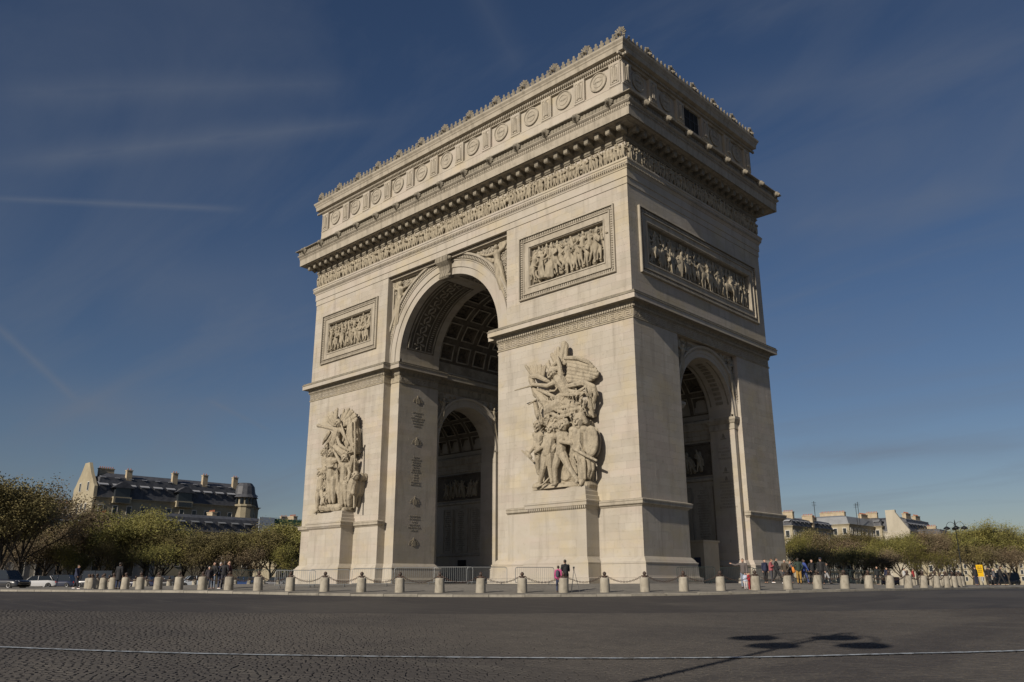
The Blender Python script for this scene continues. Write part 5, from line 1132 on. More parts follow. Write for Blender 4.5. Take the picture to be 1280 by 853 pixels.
# island pavement: fan from the arch out to the kerb
m = MB(); C0 = Vector((-22.4, 11.1, 0)); rows = []
back = [CAMP + FH * s + ri * u for s, u in ((135, 75), (150, 20), (150, -30), (125, -75))]
ring = KP_ + back
for f in (0.02, .2, .4, .5, .6, .66, .72, .78, .84, .9, .95, 1.0):
    rows.append([])
    for p in ring:
        q = C0.lerp(p, f); d = (p - C0).length
        if f == 1.0: q = p + (C0 - p).normalized() * .29
        rows[-1].append((q.x, q.y, zisl(q.x, q.y)))
m.grid(rows, close_u=True); m.build('pavement', M_PAVE, kind='structure')
kroot = bpy.data.objects.new('kerb', None); COL.objects.link(kroot); kroot['kind'] = 'structure'; kroot.location = KP_[NK // 2]; kroot['at_base'] = tuple(KP_[NK // 2])
for a, b in zip(KP_, KP_[1:]):
    t = (b - a).normalized(); nn = Vector((-t.y, t.x, 0)); g = t * .012
    if nn.dot(C0 - a) < 0: nn = -nn
    A, B = a + g, b - g; j = random.uniform(-.006, .006); m = MB(); P_ = []
    for q in (A, B, B + nn * .3, A + nn * .3): P_.append(Vector((q.x, q.y, zroad(a.x, a.y) * .5 + zroad(b.x, b.y) * .5 + .12 + j)))
    lo = [Vector((q.x, q.y, q.z - .35)) for q in P_]
    ed = [P_[0] + Vector((0, 0, -.02)) - nn * .0, P_[1] + Vector((0, 0, -.02))]
    T = [P_[0] + nn * .02, P_[1] + nn * .02, P_[2], P_[3]]
    m.quad(*T); m.quad(ed[0], ed[1], T[1], T[0]); m.quad(lo[0], lo[1], ed[1], ed[0]); m.quad(lo[1], lo[2], P_[2], T[1], ed[1]); m.quad(lo[0], lo[3], P_[3], T[0], ed[0]); m.quad(lo[2], lo[3], P_[3], P_[2])
    m.build('kerb_stone', M_KERB, kroot)
# cobbles, real setts in the foreground; rows run across the view
random.seed(31)
cob = MB(); near = []; s = 11.6; k = 0
uc = MB(); uc.box(-.5, .5, -.5, .5, -1, 0); 
v8 = [(-.5, -.5, 0), (.5, -.5, 0), (.5, .5, 0), (-.5, .5, 0), (-.43, -.43, 1), (.43, -.43, 1), (.43, .43, 1), (-.43, .43, 1)]
uc = MB(); uc.v = v8; uc.f = [(4, 5, 6, 7), (0, 1, 5, 4), (1, 2, 6, 5), (2, 3, 7, 6), (3, 0, 4, 7)]; uc.m = [0] * 5
COBM = uc.mesh('cobble', M_COB)
rr = bpy.data.objects.get('road')
while s < 31:
    w = .135; hu = s * .66 + 1.2; u = -hu + (k % 2) * .07
    while u < hu:
        L_ = random.uniform(.13, .2)
        ws = s + .25 * sin(u * .9) * .3 + random.uniform(-.006, .006)
        p = CAMP + FH * ws + ri * u; z = zroad(p.x, p.y); h = random.uniform(.004, .0085) * (1 - .8 * smooth((s - 17) / 13))
        ca, sa = cos(YAW + random.uniform(-.05, .05)), sin(YAW + random.uniform(-.05, .05))
        sx, sy = L_ - .006, w - .005
        if s < 13.95 and s > 13.3 and abs(u) < 8.6 and len(near) < 290 :
            near.append((p.x, p.y, z, h, sx, sy))
        else:
            kk = len(cob.v)
            for x, y, zz in v8: cob.v.append((p.x + x * sx * ca - y * sy * sa, p.y + x * sx * sa + y * sy * ca, z - .010 + (h + .010) * zz))
            for f in ((4, 5, 6, 7), (0, 1, 5, 4), (1, 2, 6, 5), (2, 3, 7, 6), (3, 0, 4, 7)): cob.f.append(tuple(kk + i for i in f)); cob.m.append(0)
        u += L_
    s += w; k += 1
cob.build('cobblestones', M_COB, rr, kind='stuff')
for x, y, z, h, sx, sy in near: link('cobble', COBM, rr, loc=(x, y, z - .008), rot=(0, 0, YAW), scale=(sx, sy, h + .008))
# painted line
M_PAINT = nmat('worn_road_paint', [((0.10, 0.10, 0.10), (6, 6, 6), 0.46, 0.60, 0.85)], (0.38, 0.42, 0.46), 0.7)
LN = [(8, -47.6), (12.89, -44.9), (14.08, -44.29), (17.38, -42.28), (20.14, -40.28), (23.14, -37.89), (25.02, -36.29), (26.78, -34.51), (28.24, -32.69), (30.21, -30.34), (31.9, -27.6), (33.5, -23)]
LP_ = catmull([Vector((x, y, 0)) for x, y in LN], 14); m = MB(); rows = []
for i, p in enumerate(LP_):
    t = (LP_[min(i + 1, len(LP_) - 1)] - LP_[max(i - 1, 0)]).normalized(); nn = Vector((-t.y, t.x, 0)) * .075
    rows.append([(q.x, q.y, zroad(q.x, q.y) + .027) for q in (p - nn, p + nn)])
m.grid(rows); m.build('painted_line', M_PAINT, kind='structure')

# ================================================================== bollards and chains
M_BOLL = nmat('bollard_stone', [((0.25, 0.22, 0.17), (2, 2, 2), 0.42, 0.66, 0.7), ((0.17, 0.15, 0.12), (6, 6, 3), 0.48, 0.72, 0.75)], (0.35, 0.32, 0.26), 0.85, (20, 0.3, 0.02), rand=.1)
M_IRON = nmat('rusty_iron', [((0.13, 0.06, 0.035), (12, 12, 12), 0.45, 0.65, 0.7)], (0.045, 0.038, 0.034), 0.6)
m = MB(); m.lathe([(.285, -.25), (.285, .05), (.275, .3), (.262, .72), (.25, .77), (.20, .80)], n=20); POST = m.mesh('stone_post', M_BOLL, True)
for p in POST.polygons: p.use_smooth = len(p.vertices) == 4
m = MB(); m.lathe([(.13, .79), (.13, .84), (.05, .86), (.045, .90), (.06, .92), (.09, .96), (.11, 1.01), (.095, 1.07), (.05, 1.11), (.02, 1.13)], n=12); m.capsule((-.17, 0, .88), (.17, 0, .88), .035, .035, n=6)
BALL = m.mesh('iron_finial', M_IRON, True)
NB, RBL, BX, BY = 108, 40.0, -25.0, 14.0
a0 = atan2(CAMP.y - BY, CAMP.x - BX)
m = MB(); SP = 2 * RBL * sin(pi / NB); nl = 22; hw = SP / 2 - .15
def cz(x): return .56 + .32 * (x / hw) ** 2
for i in range(nl):
    xa, xb = -hw + 2 * hw * i / nl, -hw + 2 * hw * (i + 1) / nl; A = Vector((xa - .012, 0, cz(xa))); B = Vector((xb + .012, 0, cz(xb))); d = (B - A).normalized()
    sd_ = Vector((0, 1, 0)) if i % 2 else d.cross(Vector((0, 1, 0)))
    pts = [A - d * .0, A.lerp(B, .2) + sd_ * .035, A.lerp(B, .8) + sd_ * .035, B, A.lerp(B, .8) - sd_ * .035, A.lerp(B, .2) - sd_ * .035]
    rows = []
    for j in range(6):
        p = pts[j]; t = (pts[(j + 1) % 6] - pts[j - 1]).normalized(); e1 = t.cross(sd_.cross(d)).normalized(); e2 = t.cross(e1)
        rows.append([p + e1 * .013, p + e2 * .013, p - e1 * .013, p - e2 * .013])
    m.grid(rows, close_u=True, close_v=True)
CHAIN = m.mesh('chain', M_IRON)
def vis(p):
    s, u = su(p.x, p.y); px = 640 + u / s * 1066.7
    return not (s > 66 and 372 < px < 985)
n_b = 0
BT = [(194.6, 'standing free left of the silver car'), (221.5, 'just left of the silver car'), (253, 'left of the group of tourists'), (286.5, 'right of the group of tourists'), (323, 'below the scaffolding, between tourists and arch'), (363, 'at the far left foot of the arch'), (408, 'below the left edge of the left pedestal'), (453, 'below the right half of the left pier'), (501, 'below the shaded inner side of the left pier'), (551, 'before the left half of the great archway'), (601, 'before the right half of the great archway'), (653, 'left of the child in pink'), (705, 'directly before the adult in black'), (756, 'below the right end of the right pedestal'), (806, 'below the near corner of the arch'), (855, 'before the shaded side of the right pier'), (901.5, 'before the small side archway'), (943.5, 'right of the child in red'), (983.6, 'below the visitor with the orange bag'), (1020.6, 'before the guards in black'), (1055, 'right of the guards, before dark barriers'), (1085.5, 'below the right end of the grey mansard'), (1112.5, 'below the white gable'), (1135, 'right of the one below the white gable'), (1155.5, 'last of the large ones on the right')]
def where(p):
    s_, u_ = su(p.x, p.y); px = 640 + u_ / s_ * 1066.7
    return px, s_
for k in range(NB):
    a = a0 + (k - NB // 2) * 2 * pi / NB
    p = Vector((BX + RBL * cos(a), BY + RBL * sin(a), 0))
    if not vis(p): continue
    z = zisl(p.x, p.y); p.z = z; n_b += 1
    rz = a + pi / 2
    px_, s_ = where(p); nm_ = min(BT, key=lambda q: abs(q[0] - px_)); near_ = s_ < 60 and abs(nm_[0] - px_) < 12
    lb1 = ('pale stone bollard ' + nm_[1]) if near_ else 'small far stone bollard towards the %s end of the ring' % ('left' if px_ < 640 else 'right')
    lb2 = ('chain sagging rightwards from the bollard ' + nm_[1]) if near_ else 'far iron chain between small bollards towards the %s end of the ring' % ('left' if px_ < 640 else 'right')
    t = thing('bollard', lb1, 'bollard', p, rz, group='stone bollards ringing the arch')
    link('stone_post', POST, t, loc=(0, 0, 0), rot=(random.uniform(-.02, .02), random.uniform(-.02, .02), random.uniform(0, 6))); link('iron_finial', BALL, t, loc=(0, 0, 0))
    a2 = a + pi / NB; q = Vector((BX + RBL * cos(pi / NB) * cos(a2), BY + RBL * cos(pi / NB) * sin(a2), 0)); an = a + 2 * pi / NB; pn = Vector((BX + RBL * cos(an), BY + RBL * sin(an), 0)); q.z = (z + zisl(pn.x, pn.y)) / 2
    tag(link('chain', CHAIN, None, loc=q, rot=(0, -atan2(zisl(pn.x, pn.y) - z, SP), a2 + pi / 2)), lb2, 'chain', 'iron chains between the bollards')

# ================================================================== crowd barriers
M_STEEL = mat('galvanised_steel', (.26, .27, .27), .5, .6); M_DKSTEEL = mat('dark_green_painted_steel', (.03, .045, .045), .5, .3)
def barrier_meshes(mt):
    w, h0, h1 = 1.27, .17, 1.08; m = MB(); r = .02
    m.tube([(-w, 0, h0), (-w, 0, h1 - .12), (-w + .04, 0, h1 - .035), (-w + .12, 0, h1), (w - .12, 0, h1), (w - .04, 0, h1 - .035), (w, 0, h1 - .12), (w, 0, h0)], r, n=6); m.tube([(-w, 0, h0), (w, 0, h0)], r, n=6)
    fr = m.mesh('frame', mt); m = MB()
    for i in range(1, 20): x = -w + 2 * w * i / 20; m.tube([(x, 0, h0), (x, 0, h1)], .0085, n=4, cap=False)
    bars = m.mesh('bars', mt); m = MB(); m.tube([(0, -.28, .0), (0, -.2, .06), (0, 0, .2), (0, .2, .06), (0, .28, .0)], .018, n=5); ft = m.mesh('foot', mt)
    return fr, bars, ft
BM = {'s': barrier_meshes(M_STEEL), 'd': barrier_meshes(M_DKSTEEL)}
BARR = [('s', 368, 54, 0), ('s', 411, 54, 0), ('s', 464, 54, 0), ('s', 517, 54.5, 3), ('s', 566, 55, -6), ('s', 608, 54, 4), ('s', 668, 53.5, 16), ('d', 870, 57, 0), ('d', 922, 61, 2), ('d', 962, 64, 0), ('d', 1004, 66, 2), ('d', 1044, 68, -2), ('d', 1082, 70, 0), ('d', 338, 66, 0), ('d', 300, 67, 3)]
LBL = ['grey steel crowd barrier at the far left foot of the arch', 'grey steel crowd barrier under the left sculpted pedestal', 'grey steel crowd barrier right of the left pedestal', 'grey steel crowd barrier before the inner side of the left pier', 'slightly turned grey steel crowd barrier before the great archway', 'grey steel crowd barrier ending at the right pier', 'crooked grey steel crowd barrier left of the pink-clad child', 'dark barrier before the small side archway', 'dark barrier behind the person reaching out an arm', 'dark barrier behind the visitors at the far corner of the arch', 'dark barrier behind the man in mustard trousers', 'dark barrier right of the guards in black', 'rightmost dark barrier before the trees', 'dark barrier left of the arch, nearest to it', 'dark barrier behind the group of tourists on the left']
for (kd, px, s, rot), lb in zip(BARR, LBL):
    p = at(px, s); p.z = zisl(p.x, p.y); fr, bars, ft = BM[kd]
    t = thing('crowd_barrier', lb, 'barrier', p, YAW + radians(rot), group='steel crowd barriers round the arch')
    link('frame', fr, t); link('bars', bars, t, kind='stuff'); link('foot', ft, t, loc=(-.95, 0, 0)); link('foot', ft, t, loc=(.95, 0, 0))

# ================================================================== lamp posts
M_LAMP = mat('dark_lamp_iron', (.012, .014, .014), .45, .2); M_GLASSL = mat('lamp_glass', (.30, .31, .30), .3)
def lamp_meshes():
    H = 10.6; m = MB(); m.lathe([(.34, -.3), (.34, .5), (.28, .6), (.26, 1.6), (.30, 1.7), (.20, 1.85), (.13, 2.2), (.11, 3.0), (.085, 6), (.065, 9.6), (.10, 9.7), (.06, 9.8), (.05, H), (.09, H + .1), (.02, H + .5)], n=12)
    pole = m.mesh('pole', M_LAMP, True); m = MB(); P_ = []
    for i in range(15):
        t = pi * i / 14 * 1.06; P_.append((.05 + .66 - .66 * cos(t), 0, 9.9 + .8 * sin(t)))
    m.tube(P_, .035, n=6); m.tube([(.05, 0, 9.5), (.5, 0, 9.72), (1.25, 0, 9.75)], .022, n=5)
    arm = m.mesh('arm', M_LAMP); m = MB(); m.lathe([(.04, 9.98), (.16, 9.94), (.40, 9.78), (.56, 9.62), (.57, 9.5), (.34, 9.46)], cx=1.36, n=14)
    shade = m.mesh('lamp_shade', M_LAMP, True); m = MB(); m.lathe([(.28, 9.55), (.26, 9.46), (.14, 9.38), (.03, 9.36)], cx=1.36, n=12)
    return pole, arm, shade, m.mesh('glass_bowl', M_GLASSL, True)
LM = lamp_meshes()
def lamp(p, rot, label):
    t = thing('street_lamp', label, 'street lamp', p, rot, group='tall four-armed street lamps'); link('pole', LM[0], t)
    for i in range(4):
        a = link('arm', LM[1], t, rot=(0, 0, i * pi / 2)); s_ = link('lamp_shade', LM[2], a); link('glass_bowl', LM[3], s_)
def lampz(p): p.z = zroad(p.x, p.y); return p
lamp(lampz(Vector((27.8, -49.5, 0))), radians(-6), 'tall four-armed lamp whose shadow falls on the road in the foreground')
lamp(lampz(at(1204, 147)), radians(20), 'tall dark four-armed lamp right of the bollards, against the sky')
lamp(lampz(at(147, 150)), radians(30), 'four-armed lamp half hidden in the trees on the left')
lamp(lampz(at(1272, 185)), radians(10), 'distant four-armed lamp at the right edge')
# yellow notice on a post
p = at(1226, 86); p.z = zisl(p.x, p.y); t = thing('notice_board', 'bright yellow notice board on a pale post beside the guards', 'sign', p, YAW)
M_YEL = mat('yellow_sign', (.75, .45, .01), .5); M_BLK = mat('black_print', (.02, .02, .02), .6); M_WPOST = mat('pale_post', (.5, .5, .48), .5)
m = MB(); m.box(.12, .2, -.03, .03, -.1, 2.0); m.build('post', M_WPOST, t); m = MB(); m.box(-.34, .34, -.05, -.03, .85, 2.0); pn = m.build('panel', M_YEL, t)
m = MB()
for b, ws in ((1.75, ((-.2, .0), (.06, .2))), (1.58, ((-.22, .22),)), (1.42, ((-.15, .02), (.07, .2))), (1.26, ((-.22, .2),))):
    for x0, x1 in ws: m.box(x0, x1, -.054, -.05, b, b + .06)
m.build('print', M_BLK, pn, kind='stuff')
# ================================================================== people
MATS = {}
def cm(col, rough=.8):
    k = (col, rough)
    if k not in MATS: MATS[k] = mat('cloth_%d' % len(MATS), col, rough)
    return MATS[k]
SKIN = mat('skin', (.45, .27, .19), .55); HAIRD = mat('dark_hair', (.025, .018, .012), .6); HAIRG = mat('grey_hair', (.35, .33, .31), .6); HAIRB = mat('brown_hair', (.10, .055, .03), .6)
PLAIN = mat('base', (.5, .5, .5))
V = Vector
def human(pose, seed=0):
    """one body per pose, facing local -y; returns meshes of skin, top, trousers, shoes, hair (1.74 m tall)"""
    r = random.Random(seed); H = {}
    hip, chest, neck, head = V((0, 0, .94)), V((0, .01, 1.30)), V((0, .01, 1.48)), V((0, -.015, 1.615))
    lean = {'walk': -.05, 'phone': -.02, 'bend': -.16}.get(pose, 0)
    chest.y += lean * .6; neck.y += lean; head.y += lean * 1.25 - (.03 if pose == 'phone' else 0)
    st = {'walk': .30, 'stride': .36}.get(pose, .03)
    feet = {-1: V((-.10, -st, .07)), 1: V((.10, st * .9, .07 + (.04 if st > .2 else 0)))}
    knee = {s: (V((s * .10, hip.y, .9)) + feet[s]) / 2 + V((s * .01, -.05 if st > .1 else -.015, .02)) for s in (-1, 1)}
    sh = {s: chest + V((s * .185, 0, .12)) for s in (-1, 1)}
    arm = {}
    for s in (-1, 1):
        if pose == 'phone': arm[s] = (sh[s] + V((s * .05, -.04, -.27)), sh[s] + V((-s * .08, -.28, -.16)))
        elif pose == 'reach' and s == -1: arm[s] = (sh[s] + V((-.24, -.08, -.06)), sh[s] + V((-.48, -.12, .02)))
        elif pose in ('walk', 'stride'): arm[s] = (sh[s] + V((s * .05, .12 * s, -.27)), sh[s] + V((s * .06, .10 * s - .14, -.50)))
        elif pose == 'pockets': arm[s] = (sh[s] + V((s * .10, .07, -.26)), sh[s] + V((s * .02, -.06, -.47)))
        else: arm[s] = (sh[s] + V((s * .05, .02, -.28)), sh[s] + V((s * .05, -.05, -.54)))
    b = MB(); t = MB(); tr = MB(); so = MB(); ha = MB()
    b.capsule(head + V((0, .01, .03)), head + V((0, -.005, -.03)), .082, .068, n=10); b.capsule(head + V((0, -.03, -.07)), head + V((0, -.045, -.075)), .04, .035)
    b.capsule(head + V((0, -.085, .0)), head + V((0, -.10, -.025)), .012, .016, n=6)            # nose
    b.capsule(head + V((-.025, -.078, -.055)), head + V((.025, -.078, -.055)), .012, .012, n=6)   # mouth
    for s in (-1, 1):
        b.capsule(head + V((s * .03, -.078, .022)), head + V((s * .035, -.075, .022)), .014, .013, n=6); b.capsule(head + V((s * .083, .0, -.01)), head + V((s * .086, .01, .02)), .014, .016, n=6)
    b.chain([head, neck, chest], [.055, .055, .09]); b.chain([chest, hip], [.13, .13])
    for s in (-1, 1):
        e, w = arm[s]; b.chain([chest, sh[s], e, w], [.09, .055, .042, .028]); d = (w - e).normalized(); side = d.cross(V((0, 1, 0)))
        side = side.normalized() if side.length > .1 else V((1, 0, 0)); pl = w + d * .06
        b.capsule(w, pl, .026, .032, flat=(side.cross(d), .6))
        for k, ln in enumerate((.062, .075, .07, .055)):
            o = side * (-.026 + .0175 * k); b.chain([pl + o, pl + o + d * ln * .55, pl + o + d * ln * .9 + side.cross(d) * -.018], [.0095, .009, .008], n=5)
        b.chain([w + d * .015 + side * -.025 * 1, w + d * .05 + side * -.055], [.012, .009], n=5)
        b.chain([hip + V((s * .09, 0, -.02)), knee[s], feet[s]], [.09, .055, .04]); b.capsule(feet[s], feet[s] + V((0, -.14, -.03)), .04, .035)
        t.chain([sh[s] * .9 + chest * .1, sh[s], e, lerp(e, w, .88)], [.08, .075, .06, .048])
        tr.chain([hip + V((s * .085, 0, -.0)), knee[s], feet[s] + V((0, 0, .05))], [.108, .078, .06])
        so.capsule(feet[s] + V((0, .03, -.03)), feet[s] + V((0, -.15, -.035)), .048, .042, flat=((0, 0, 1), .8))
    t.chain([chest + V((-.09, 0, .08)), chest + V((.09, 0, .08))], [.12, .12]); t.chain([chest, hip + V((0, 0, .02))], [.165, .17]); t.capsule(hip + V((-.04, 0, .0)), hip + V((.04, 0, 0)), .155, .155); t.capsule(neck, neck + V((0, 0, -.06)), .072, .1)
    tr.capsule(hip + V((-.04, 0, -.02)), hip + V((.04, 0, -.02)), .135, .135)
    ha.capsule(head + V((0, .025, .05)), head + V((0, .035, .0)), .088, .08, n=10)
    if r.random() < .5: ha.capsule(head + V((0, .05, 0)), head + V((0, .06, -.12)), .07, .05)
    H['body'] = remeshed(b, .0125, PLAIN, 'body', ratio=.4); H['jacket'] = remeshed(t, .02, PLAIN, 'jacket', ratio=.5, disp=(.08, .02)); H['trousers'] = remeshed(tr, .02, PLAIN, 'trousers', ratio=.5, disp=(.1, .02))
    H['shoes'] = remeshed(so, .014, PLAIN, 'shoes', ratio=.6); H['hair'] = remeshed(ha, .014, PLAIN, 'hair', ratio=.6)
    return H
POSES = {k: human(k, i) for i, k in enumerate(('stand', 'walk', 'phone', 'reach', 'pockets', 'stride'))}
def person(px, s, pose, label, top, trou, shoe=(.02, .02, .02), hair=None, h=1.74, rot=0, z=None, name='person', cap=None, extra=None):
    p = at(px, s); p.z = zisl(p.x, p.y) if z is None else z
    t = thing(name, label, 'person', p, YAW + radians(rot)); k = h / 1.70
    for nm, mt in (('body', SKIN), ('jacket', cm(top)), ('trousers', cm(trou)), ('shoes', cm(shoe)), ('hair', hair or HAIRD)):
        o = link(nm, POSES[pose][nm], t, scale=k); o.material_slots[0].link = 'OBJECT'; o.material_slots[0].material = mt
    if cap: m = MB(); m.lathe([(.098, 1.64), (.10, 1.72), (.085, 1.76), (.02, 1.775)], n=12); m.box(-.06, .06, -.17, -.07, 1.655, 1.67); link('cap', m.mesh('cap', cm(cap)), t, scale=k)
    if extra == 'pack': m = MB(); m.capsule((0, .19, 1.1), (0, .19, 1.34), .13, .12, flat=((0, 1, 0), .7)); link('backpack', m.mesh('backpack', cm((.05, .05, .07)), True), t, scale=k)
    if extra == 'bag': m = MB(); m.capsule((.2, -.1, .95), (.2, -.1, 1.12), .16, .15, flat=((0, 1, 0), .5)); m.tube([(.1, -.12, 1.1), (.05, -.14, 1.35), (-.1, 0, 1.5)], .015); link('bag', m.mesh('bag', cm((.62, .22, .04)), True), t, scale=k)
    if extra == 'coat': m = MB(); m.lathe([(.17, 1.12), (.19, .9), (.22, .62), (.215, .60)], n=14); link('coat_skirt', m.mesh('coat_skirt', cm(top)), t, scale=k)
    return t
BK, NV = (.012, .012, .014), (.015, .02, .05)
person(706.5, 48.4, 'phone', 'adult in black jacket standing behind the chain near the right pedestal', BK, (.02, .02, .025), h=1.74, rot=200)
person(697.5, 48.2, 'stand', 'child in a bright pink jacket with a backpack beside the adult in black', (.38, .06, .17), (.03, .04, .08), h=1.42, rot=160, extra='pack')
person(259.5, 54.5, 'stand', 'tourist in dark clothes at the left end of the group behind the left bollards', (.03, .025, .03), (.05, .06, .09), h=1.38, rot=30, hair=HAIRG)
person(266, 54.8, 'pockets', 'tourist in black jacket and grey jeans, tallest on the left of the group', BK, (.16, .19, .24), h=1.66, rot=-40, shoe=(.5, .5, .5))
person(272.5, 55, 'phone', 'tourist with pale hair in the middle of the left group', NV, (.05, .06, .10), h=1.62, rot=90, hair=HAIRG, shoe=(.7, .7, .7))
person(278.5, 54.6, 'pockets', 'broad tourist in black seen from behind, right of the pale haired one', BK, (.03, .03, .04), h=1.70, rot=180, shoe=(.7, .7, .7))
person(285, 55.2, 'phone', 'bald tourist in dark red coat at the right end of the left group', (.05, .015, .02), BK, h=1.66, rot=-80, hair=SKIN, extra='coat')
person(94, 63, 'walk', 'walker in dark blue with white trainers at the far left by the kerb', NV, (.02, .02, .03), h=1.70, rot=80, shoe=(.75, .75, .75))
person(147, 60, 'stand', 'lone visitor in a long black coat left of the first bollards', BK, (.02, .03, .07), h=1.78, rot=170, extra='coat')
person(929.5, 52.5, 'reach', 'visitor in grey reaching an arm out beside a bollard', (.10, .085, .08), (.16, .19, .24), h=1.72, rot=-30)
person(936, 50.2, 'stand', 'small child dressed in red beside a bollard', (.35, .02, .03), (.30, .02, .03), h=.98, rot=40)
person(931.5, 50.6, 'stand', 'small child in pale blue beside the child in red', (.40, .45, .55), (.45, .42, .42), h=.95, rot=-20)
person(957, 62, 'stand', 'visitor in dark blue at the arch corner, left of the red and white top', NV, BK, h=1.66, rot=20)
person(964.5, 61.5, 'phone', 'visitor in a red and white top near the corner of the arch', (.28, .07, .08), (.05, .05, .06), h=1.68, rot=60, hair=HAIRB)
person(971.5, 60.5, 'stride', 'visitor in black with white trainers striding past the arch corner', BK, BK, h=1.74, rot=70, shoe=(.75, .75, .75))
person(982, 63, 'pockets', 'grey haired visitor in brown jacket beside the orange bag', (.06, .045, .03), (.03, .03, .04), h=1.64, rot=-30, hair=HAIRG)
person(989, 63.5, 'stand', 'visitor carrying a bright orange bag', (.08, .08, .08), (.04, .04, .05), h=1.58, rot=0, hair=HAIRB, extra='bag')
person(999, 60.5, 'pockets', 'man in dark green coat and mustard trousers right of the arch', (.02, .035, .025), (.30, .18, .04), h=1.76, rot=170, extra=None)
person(1005, 61, 'walk', 'visitor in bright blue jacket and trousers behind the mustard trousers', (.04, .07, .26), (.05, .07, .18), h=1.68, rot=110)
person(1016, 61.5, 'pockets', 'bareheaded guard in black left of the tall capped guard', BK, BK, h=1.70, rot=20)
person(1027.5, 61, 'stand', 'tall guard in black with a dark cap right of the pair', BK, BK, h=1.80, rot=-10, cap=(.02, .02, .03))
person(1033, 63, 'walk', 'visitor in grey trousers just right of the tall guard', (.03, .03, .03), (.30, .30, .31), h=1.5, rot=80)
person(1220, 84, 'stand', 'guard in dark uniform immediately left of the yellow notice', BK, NV, h=1.74, rot=10, cap=(.02, .02, .03))
person(1237, 84, 'pockets', 'guard in dark uniform right of the yellow notice', BK, BK, h=1.72, rot=-20, cap=(.02, .02, .03))
person(1242.5, 90, 'stand', 'visitor with pale hair between the two guards on the right', (.10, .10, .11), BK, h=1.66, rot=30, hair=HAIRG)
person(1251, 83, 'walk', 'rightmost guard walking by the kerb', BK, BK, h=1.76, rot=70)
for px_, s_, lb in ((1097, 83, 'distant visitor in dark coat seen between two bollards on the right'), (1109, 86, 'distant visitor in navy beside the dark coated one'), (1131, 92, 'distant visitor in a white top behind the right bollards'), (1142, 95, 'distant visitor in red behind the right bollards')):
    person(px_, s_, 'stand', lb, {1097: BK, 1109: NV, 1131: (.5, .5, .5), 1142: (.3, .03, .03)}[px_], BK, rot=px_ % 90)
# tripod beside the adult
p = at(717, 48.2); p.z = zisl(p.x, p.y); t = thing('tripod', 'thin camera tripod standing right of the adult in black', 'tripod', p, YAW)
for i in range(3): m = MB(); m.tube([(0, 0, 1.25), (.32 * cos(i * 2.09), .32 * sin(i * 2.09), 0)], .014, n=5); m.build('leg', cm((.10, .10, .10)), t)
m = MB(); m.box(-.05, .05, -.05, .06, 1.3, 1.40); m.capsule((0, 0, 1.2), (0, 0, 1.32), .03, .03); m.build('camera_head', cm((.03, .03, .03)), t)
# site cabin inside the side passage
M_CAB = nmat('cabin_panel', [((.36, .29, .2), (.8, .8, .8), .4, .7, .6)], (.5, .42, .30), .7)
t = thing('site_cabin', 'beige site cabin with a dark doorway inside the side archway', 'cabin', (-3.4, 12.3, 0), 0)
m = MB(); m.box(-1.5, 1.45, -.9, 1.5, -.3, 3.25); m.box(-1.6, 1.55, -1.0, 1.6, 3.25, 3.4); m.build('wall', M_CAB, t); m = MB(); m.box(-.9, .15, -.93, -.9, .0, 2.3); m.build('doorway', M_DARK, t); m = MB(); m.box(.5, 1.1, -.94, -.9, 1.2, 2.0); m.build('window', mat('cabin_window', (.05, .06, .09), .2), t)

